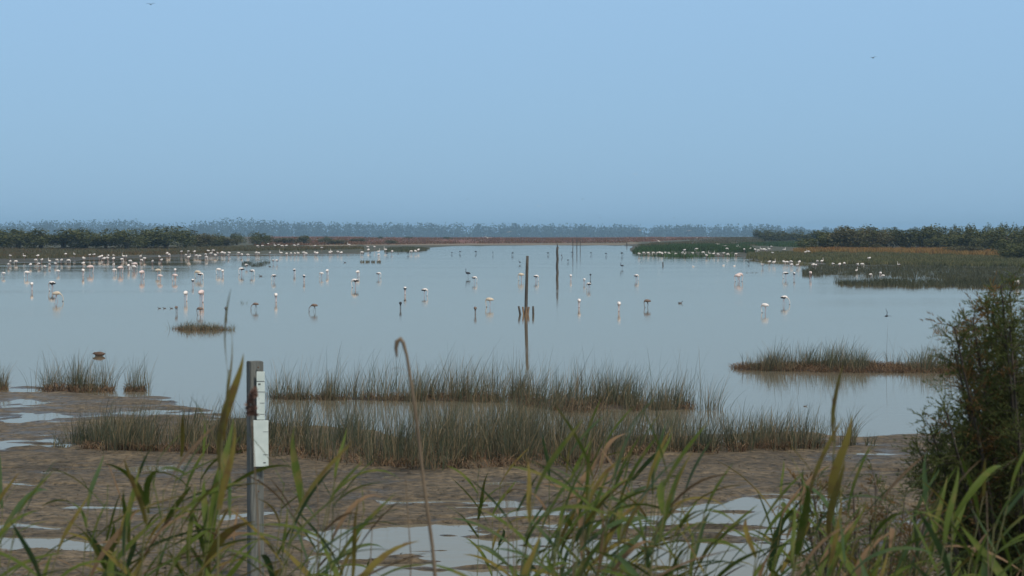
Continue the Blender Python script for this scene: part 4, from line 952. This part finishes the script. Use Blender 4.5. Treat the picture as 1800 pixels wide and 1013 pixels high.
def reed(px, top, d, label, group, kind='live', lean=None, nl=None, stem_r=.0042, plume=None, spread=1.0, shoot=False, tall=False):
    kinds = []
    tip = at_d(px, top, d); 
    lx = random.uniform(.02, .14) if lean is None else lean
    bx, by = tip.x - lx * 1.6, d + random.uniform(-.05, .05)
    bz = float(ground_z([bx], [by])[0]); H = tip.z - bz
    o = empty('reed', (bx, by, bz)); tag(o, label, 'reed', group)
    n = 9; path = [((tip.x - bx) * (k / (n - 1)) ** 2.2 + .006 * math.sin(k * 2.1 + px), .004 * math.cos(k * 1.7), -.03 + (H + .03) * k / (n - 1)) for k in range(n)]
    V, F = tube(path, [stem_r * (1.1 - .75 * k / (n - 1)) for k in range(n)], 6, False)
    link('stem', np_mesh('stem', V, F, M_STEM if kind == 'live' else M_DSTEM, True), o)
    m = nl if nl is not None else random.randint(10, 14)
    for k in range(m):
        f = 1 - (k * random.uniform(.062, .085) + .01) / H
        if f < .1: break
        q = path[0]; g = f * (n - 1); i0 = min(int(g), n - 2); u = g - i0
        q = tuple(path[i0][c] * (1 - u) + path[i0 + 1][c] * u for c in range(3))
        r_ = random.random()
        mk = ('g' if r_ < .56 else 'h' if r_ < .75 else 'y' if r_ < .91 else 'd') if kind == 'live' else 'd'
        if k > 6 and random.random() < .35: mk = random.choice('yd')
        if shoot: mk = 'y'
        kinds.append(mk)
        me = LEAVES[mk][3 if k == 0 or shoot else random.randrange(6)]
        lf = link('leaf', me, o, q); s_ = random.uniform(.17, .33) * (0.75 if k == 0 else 1)
        lf.scale = (s_, s_ * random.uniform(.8, 1.1), s_)
        az = (random.gauss(0.15, .75) if random.random() < .74 else random.gauss(3.0, .6)) * spread
        lf.rotation_euler = (random.uniform(-.25, .25), random.uniform(-.2, .2), az)
        if shoot: lf.rotation_euler = (0, -.5, (0.2, 3.0, 1.4, 0.6, 2.4)[k % 5]); lf.scale = (.22, .34, .22)
    if kind == 'live' and group:
        old = sum(c in 'yd' for c in kinds); blue = sum(c == 'h' for c in kinds)
        look = 'all leaves fresh' if old == 0 else ('one withered leaf' if old == 1 else ['', '', 'two', 'three', 'four', 'five', 'six', 'seven', 'eight', 'nine', 'ten'][min(old, 10)] + ' withered leaves')
        o['label'] = label.replace('green', ('tall ' if tall else 'low ' if top > 960 else '') + ('blue-green' if blue >= 3 else 'mid-green'), 1) + ', ' + look
        o['group'] = group + ', ' + ' '.join(o['label'].split(' ')[:2]) + ', ' + look
    if plume:
        tipq = Vector(path[-1]); Pp = []
        for k in range(260):
            f = random.random(); Pp.append((tipq.x + plume[1] * f * f + random.gauss(0, .0075 * (1.2 - f)), random.gauss(0, .0075), tipq.z + plume[0] * (f - .25) - abs(plume[1]) * f * f * .6))
        V, F = leaf_quads(np.array(Pp), .007)
        link('plume', np_mesh('plume', V, F, M_PLUME), o)
    return o

prof = [(-80, 850), (0, 850), (60, 930), (140, 940), (170, 850), (240, 850), (300, 800), (380, 800), (440, 860), (500, 850), (540, 850), (600, 835), (640, 900), (660, 1010), (880, 1010), (905, 900), (950, 850), (1000, 800),
        (1060, 780), (1120, 800), (1180, 850), (1240, 905), (1290, 985), (1330, 930), (1380, 860), (1440, 850), (1500, 880), (1560, 900), (1640, 850), (1720, 870), (1830, 850)]
qx_, qy_ = zip(*prof)
def bed(x0, x1, n, label, group, lo=0, hi=170):
    for k in range(n):
        x = x0 + (x1 - x0) * (k + random.random()) / n
        t_ = np.interp(x, qx_, qy_) + (0 if k % 4 == 0 else random.uniform(lo + 20, hi))
        reed(x, t_, random.uniform(5.0, 7.4), label, group, tall=(k % 4 == 0))
bed(-70, 110, 8, 'green reed before the bare mud', 'reeds over the bare mud', hi=110)
bed(150, 418, 27, 'green reed in the thicket beside the gauge post', 'reed thicket beside the gauge post')
bed(485, 650, 14, 'green reed between gauge post and hooked stem', 'reeds past the gauge post', hi=140)
bed(905, 1260, 48, 'green reed in the middle thicket below the bulrush bed', 'middle reed thicket')
bed(1330, 1580, 28, 'green reed between the pool and the tamarisk', 'reeds by the pool and tamarisk')
bed(1580, 1850, 22, 'green reed growing against the foot of the tamarisk', 'reeds under the tamarisk')
reed(399, 650, 5.0, 'tall yellowing reed shoot rising beside the gauge post', None, nl=5, shoot=True, lean=.03)
reed(1466, 772, 5.2, 'tall yellow-green reed shoot standing above the thicket', None, nl=5, shoot=True, lean=.02)
reed(592, 838, 5.4, 'fresh green reed with a fan of stiff leaves', None, nl=9, lean=.03)
reed(447, 715, 5.2, 'reed with a reddish plume crossing the gauge post', None, 'dead', -.02, 0, .0045, (.075, .01))
# the dead hooked stem
hook = empty('reed', (0, 0, 0)); b0 = at_d(768, 1050, 5.0); bz = float(ground_z([b0.x], [5.0])[0]); hook.location = (b0.x, 5.0, bz)
tag(hook, 'tall dead reed stem whose tip bends over like a hook', 'reed')
pts = [Vector((b0.x + .02, 5.0, bz - .02))] + [at_d(x, y, 5.0) for x, y in [(768, 1050), (760, 960), (745, 850), (735, 760), (724, 680), (715, 625), (709, 603), (704, 596), (698, 601), (696, 613), (698, 628)]]
V, F = tube([p_ - Vector(hook.location) for p_ in pts], [.005, .0047, .0045, .0043, .0041, .0038, .0037, .0048, .0062, .006, .0046, .002], 6, False)
link('stem', np_mesh('stem', V, F, M_DSTEM, True), hook)
lf = link('leaf', LEAVES['d'][5], hook, at_d(716, 655, 5.0) - Vector(hook.location)); lf.scale = (.055, .06, .055); lf.rotation_euler = (0, 0.3, 2.9)
DG = 'thin bare dead reed stems over the near pool'
for (x, tp, lx) in [(716, 842, -.01), (553, 752, .0), (885, 800, -.02), (1735, 862, .0), (905, 925, .01), (652, 930, .03), (1010, 905, .02)]:
    reed(x, tp, 5.4, 'thin bare dead reed stem standing before the water', DG, 'dead', lx, 0, .0036, None)
for (x, tp) in [(842, 838), (878, 850), (868, 900), (1042, 700)]:
    reed(x, max(tp, 838), 9.5, 'slender green reed at the pool edge', 'slender reeds at the pool edge', 'live', .02, 5, .004)

# feathery tamarisk
M_TAM = mat_leaf('tamarisk_green', [(0.10, 0.125, 0.040), (0.075, 0.10, 0.034), (0.135, 0.145, 0.048), (0.09, 0.105, 0.044)], 0.7, 0.15, 0.45)
M_TAMB = mat_leaf('tamarisk_rust', [(0.18, 0.10, 0.04), (0.15, 0.10, 0.04), (0.22, 0.125, 0.05), (0.12, 0.09, 0.036)], 0.7, 0.15, 0.45)
def tamarisk(name, base, ends, label, twigs, rust, d0, cat='shrub', leaf=.011, tw_len=(.12, .30)):
    bz = float(ground_z([base[0]], [base[1]])[0]); B = Vector((base[0], base[1], bz)); o = empty(name, B); tag(o, label, cat)
    wood, LV = [], {0: [], 1: []}
    for (px, py, rs) in ends:
        d = d0 + random.uniform(-.55, .55); E = at_d(px + 10, py + 14, d) - B
        M1 = Vector((E.x * .25 + random.uniform(-.08, .08), E.y * .3, E.z * .45)); M2 = Vector((E.x * .62, E.y * .65, E.z * .78))
        path = [Vector((random.uniform(-.08, .08), random.uniform(-.08, .08), -.05)), M1, M2, E]
        fine = []
        for i in range(3):
            for k in range(5): fine.append(path[i].lerp(path[i + 1], k / 5))
        fine.append(E)
        fine = [fine[0]] + [(fine[i - 1] + fine[i] * 2 + fine[i + 1]) / 4 for i in range(1, len(fine) - 1)] + [E]
        wood.append(tube(fine, [.022 * (1 - .9 * i / (len(fine) - 1)) + .0015 for i in range(len(fine))], 5, False))
        dirE = (E - M2).normalized()
        for k in range(twigs):
            f = .42 + .58 * random.random() ** .8; g = f * (len(fine) - 1); i0 = min(int(g), len(fine) - 2)
            q = fine[i0].lerp(fine[i0 + 1], g - i0)
            dv = (dirE * .7 + Vector((random.gauss(0, .8), random.gauss(0, .8), random.gauss(.25, .6)))).normalized()
            ln = random.uniform(*tw_len) * (1.15 - .5 * f); e_ = q + dv * ln + Vector((0, 0, -.12 * ln))
            wood.append(tube([q, q.lerp(e_, .5) + Vector((0, 0, .02 * ln)), e_], [.0018, .0013, .0006], 3, False))
            ns = 7; a0 = rng.uniform(.15, 1, (ns, 1)); st = np.array(q)[None] * (1 - a0) + np.array(e_)[None] * a0
            sd_ = np.array(dv)[None] * .9 + rng.normal(0, .42, (ns, 3)); sd_ /= np.linalg.norm(sd_, axis=1)[:, None]; sl_ = rng.uniform(.035, .11, (ns, 1))
            m = ns * 10; kk = np.repeat(np.arange(ns), 10); ff = rng.random((m, 1))
            P0 = st[kk] + sd_[kk] * sl_[kk] * ff; P0[:, 2] -= .35 * sl_[kk][:, 0] * ff[:, 0] ** 2
            V1 = P0 + sd_[kk] * .015 + rng.normal(0, .0028, (m, 3))
            wv = np.cross(V1 - P0, rng.normal(size=(m, 3))); wv /= np.linalg.norm(wv, axis=1)[:, None] + 1e-9; wv *= .0017
            Vv = np.stack([P0 - wv, P0 + wv, V1 + wv * .4, V1 - wv * .4], 1).reshape(-1, 3)
            LV[1 if random.random() < (rust if not rs else .55) else 0].append((Vv, np.arange(4 * m).reshape(m, 4)))
    V, F = join(wood); link('trunk', np_mesh('trunk', V, F, M_TRUNK, True), o)
    for k, nm, mm in ((0, 'crown', M_TAM), (1, 'rusty_sprays', M_TAMB)):
        if LV[k]:
            V, F = join(LV[k]); link(nm, np_mesh(nm, V, F, mm), o)['kind'] = 'stuff'
    return o
ends = [(1722, 505, 1), (1750, 488, 0), (1765, 500, 0), (1790, 530, 1), (1700, 545, 1), (1668, 560, 1), (1690, 600, 1), (1720, 580, 0), (1745, 560, 0), (1775, 590, 1), (1700, 640, 0), (1668, 600, 0), (1730, 640, 0),
        (1690, 680, 0), (1655, 715, 0), (1680, 740, 0), (1625, 735, 0), (1605, 775, 0), (1640, 765, 0), (1618, 805, 0), (1665, 790, 0), (1700, 760, 0), (1720, 700, 0), (1760, 660, 0), (1790, 640, 1), (1640, 830, 0), (1690, 830, 0),
        (1740, 780, 0), (1780, 740, 0), (1810, 690, 0), (1840, 620, 1), (1835, 560, 1), (1860, 640, 0), (1870, 740, 0), (1820, 800, 0), (1770, 840, 0), (1720, 880, 0), (1800, 890, 0), (1850, 850, 0), (1900, 700, 0), (1920, 600, 0), (1900, 520, 0),
        (1760, 720, 0), (1800, 760, 0), (1740, 700, 0), (1765, 560, 0), (1735, 530, 0), (1800, 580, 0), (1710, 800, 0), (1670, 870, 0), (1755, 900, 0), (1840, 920, 0)]
tb = at_d(1830, 900, 9.0)
tamarisk('tamarisk', (tb.x, 9.0), ends, 'large feathery dark green tamarisk with rusty upper sprays', 88, .05, 9.0, tw_len=(.07, .22))
ends2 = [(1395, 835, 1), (1420, 860, 1), (1450, 870, 1), (1490, 850, 1), (1530, 840, 1), (1550, 880, 1), (1580, 870, 1), (1520, 900, 1), (1470, 910, 1), (1430, 920, 1), (1600, 910, 1), (1560, 930, 1), (1500, 950, 1), (1620, 880, 1)]
tb2 = at_d(1530, 1000, 8.0)
tamarisk('low_shrub', (tb2.x, 8.0), ends2, 'low rust-brown twiggy shrub between reeds and tamarisk', 30, .8, 8.0, 'shrub', .01, (.10, .2))

# ------------------------------------------------------------------ air
bm = bmesh.new(); bmesh.ops.create_cube(bm, size=1.0)
bmesh.ops.scale(bm, vec=(14000, 18000, 64), verts=bm.verts); bmesh.ops.translate(bm, vec=(0, 5500, 64 / 2 - 11.5), verts=bm.verts)
me = bpy.data.meshes.new('haze'); bm.to_mesh(me); bm.free()
hm = bpy.data.materials.new('haze'); hm.use_nodes = True; t = hm.node_tree; t.nodes.clear()
ho = t.nodes.new('ShaderNodeOutputMaterial'); pv = t.nodes.new('ShaderNodeVolumePrincipled')
pv.inputs['Color'].default_value = (0.46, 0.74, 1.0, 1); pv.inputs['Density'].default_value = 0.00014; pv.inputs['Anisotropy'].default_value = 0.0
t.links.new(pv.outputs[0], ho.inputs['Volume']); me.materials.append(hm)
tag(link('haze', me), kind='stuff')
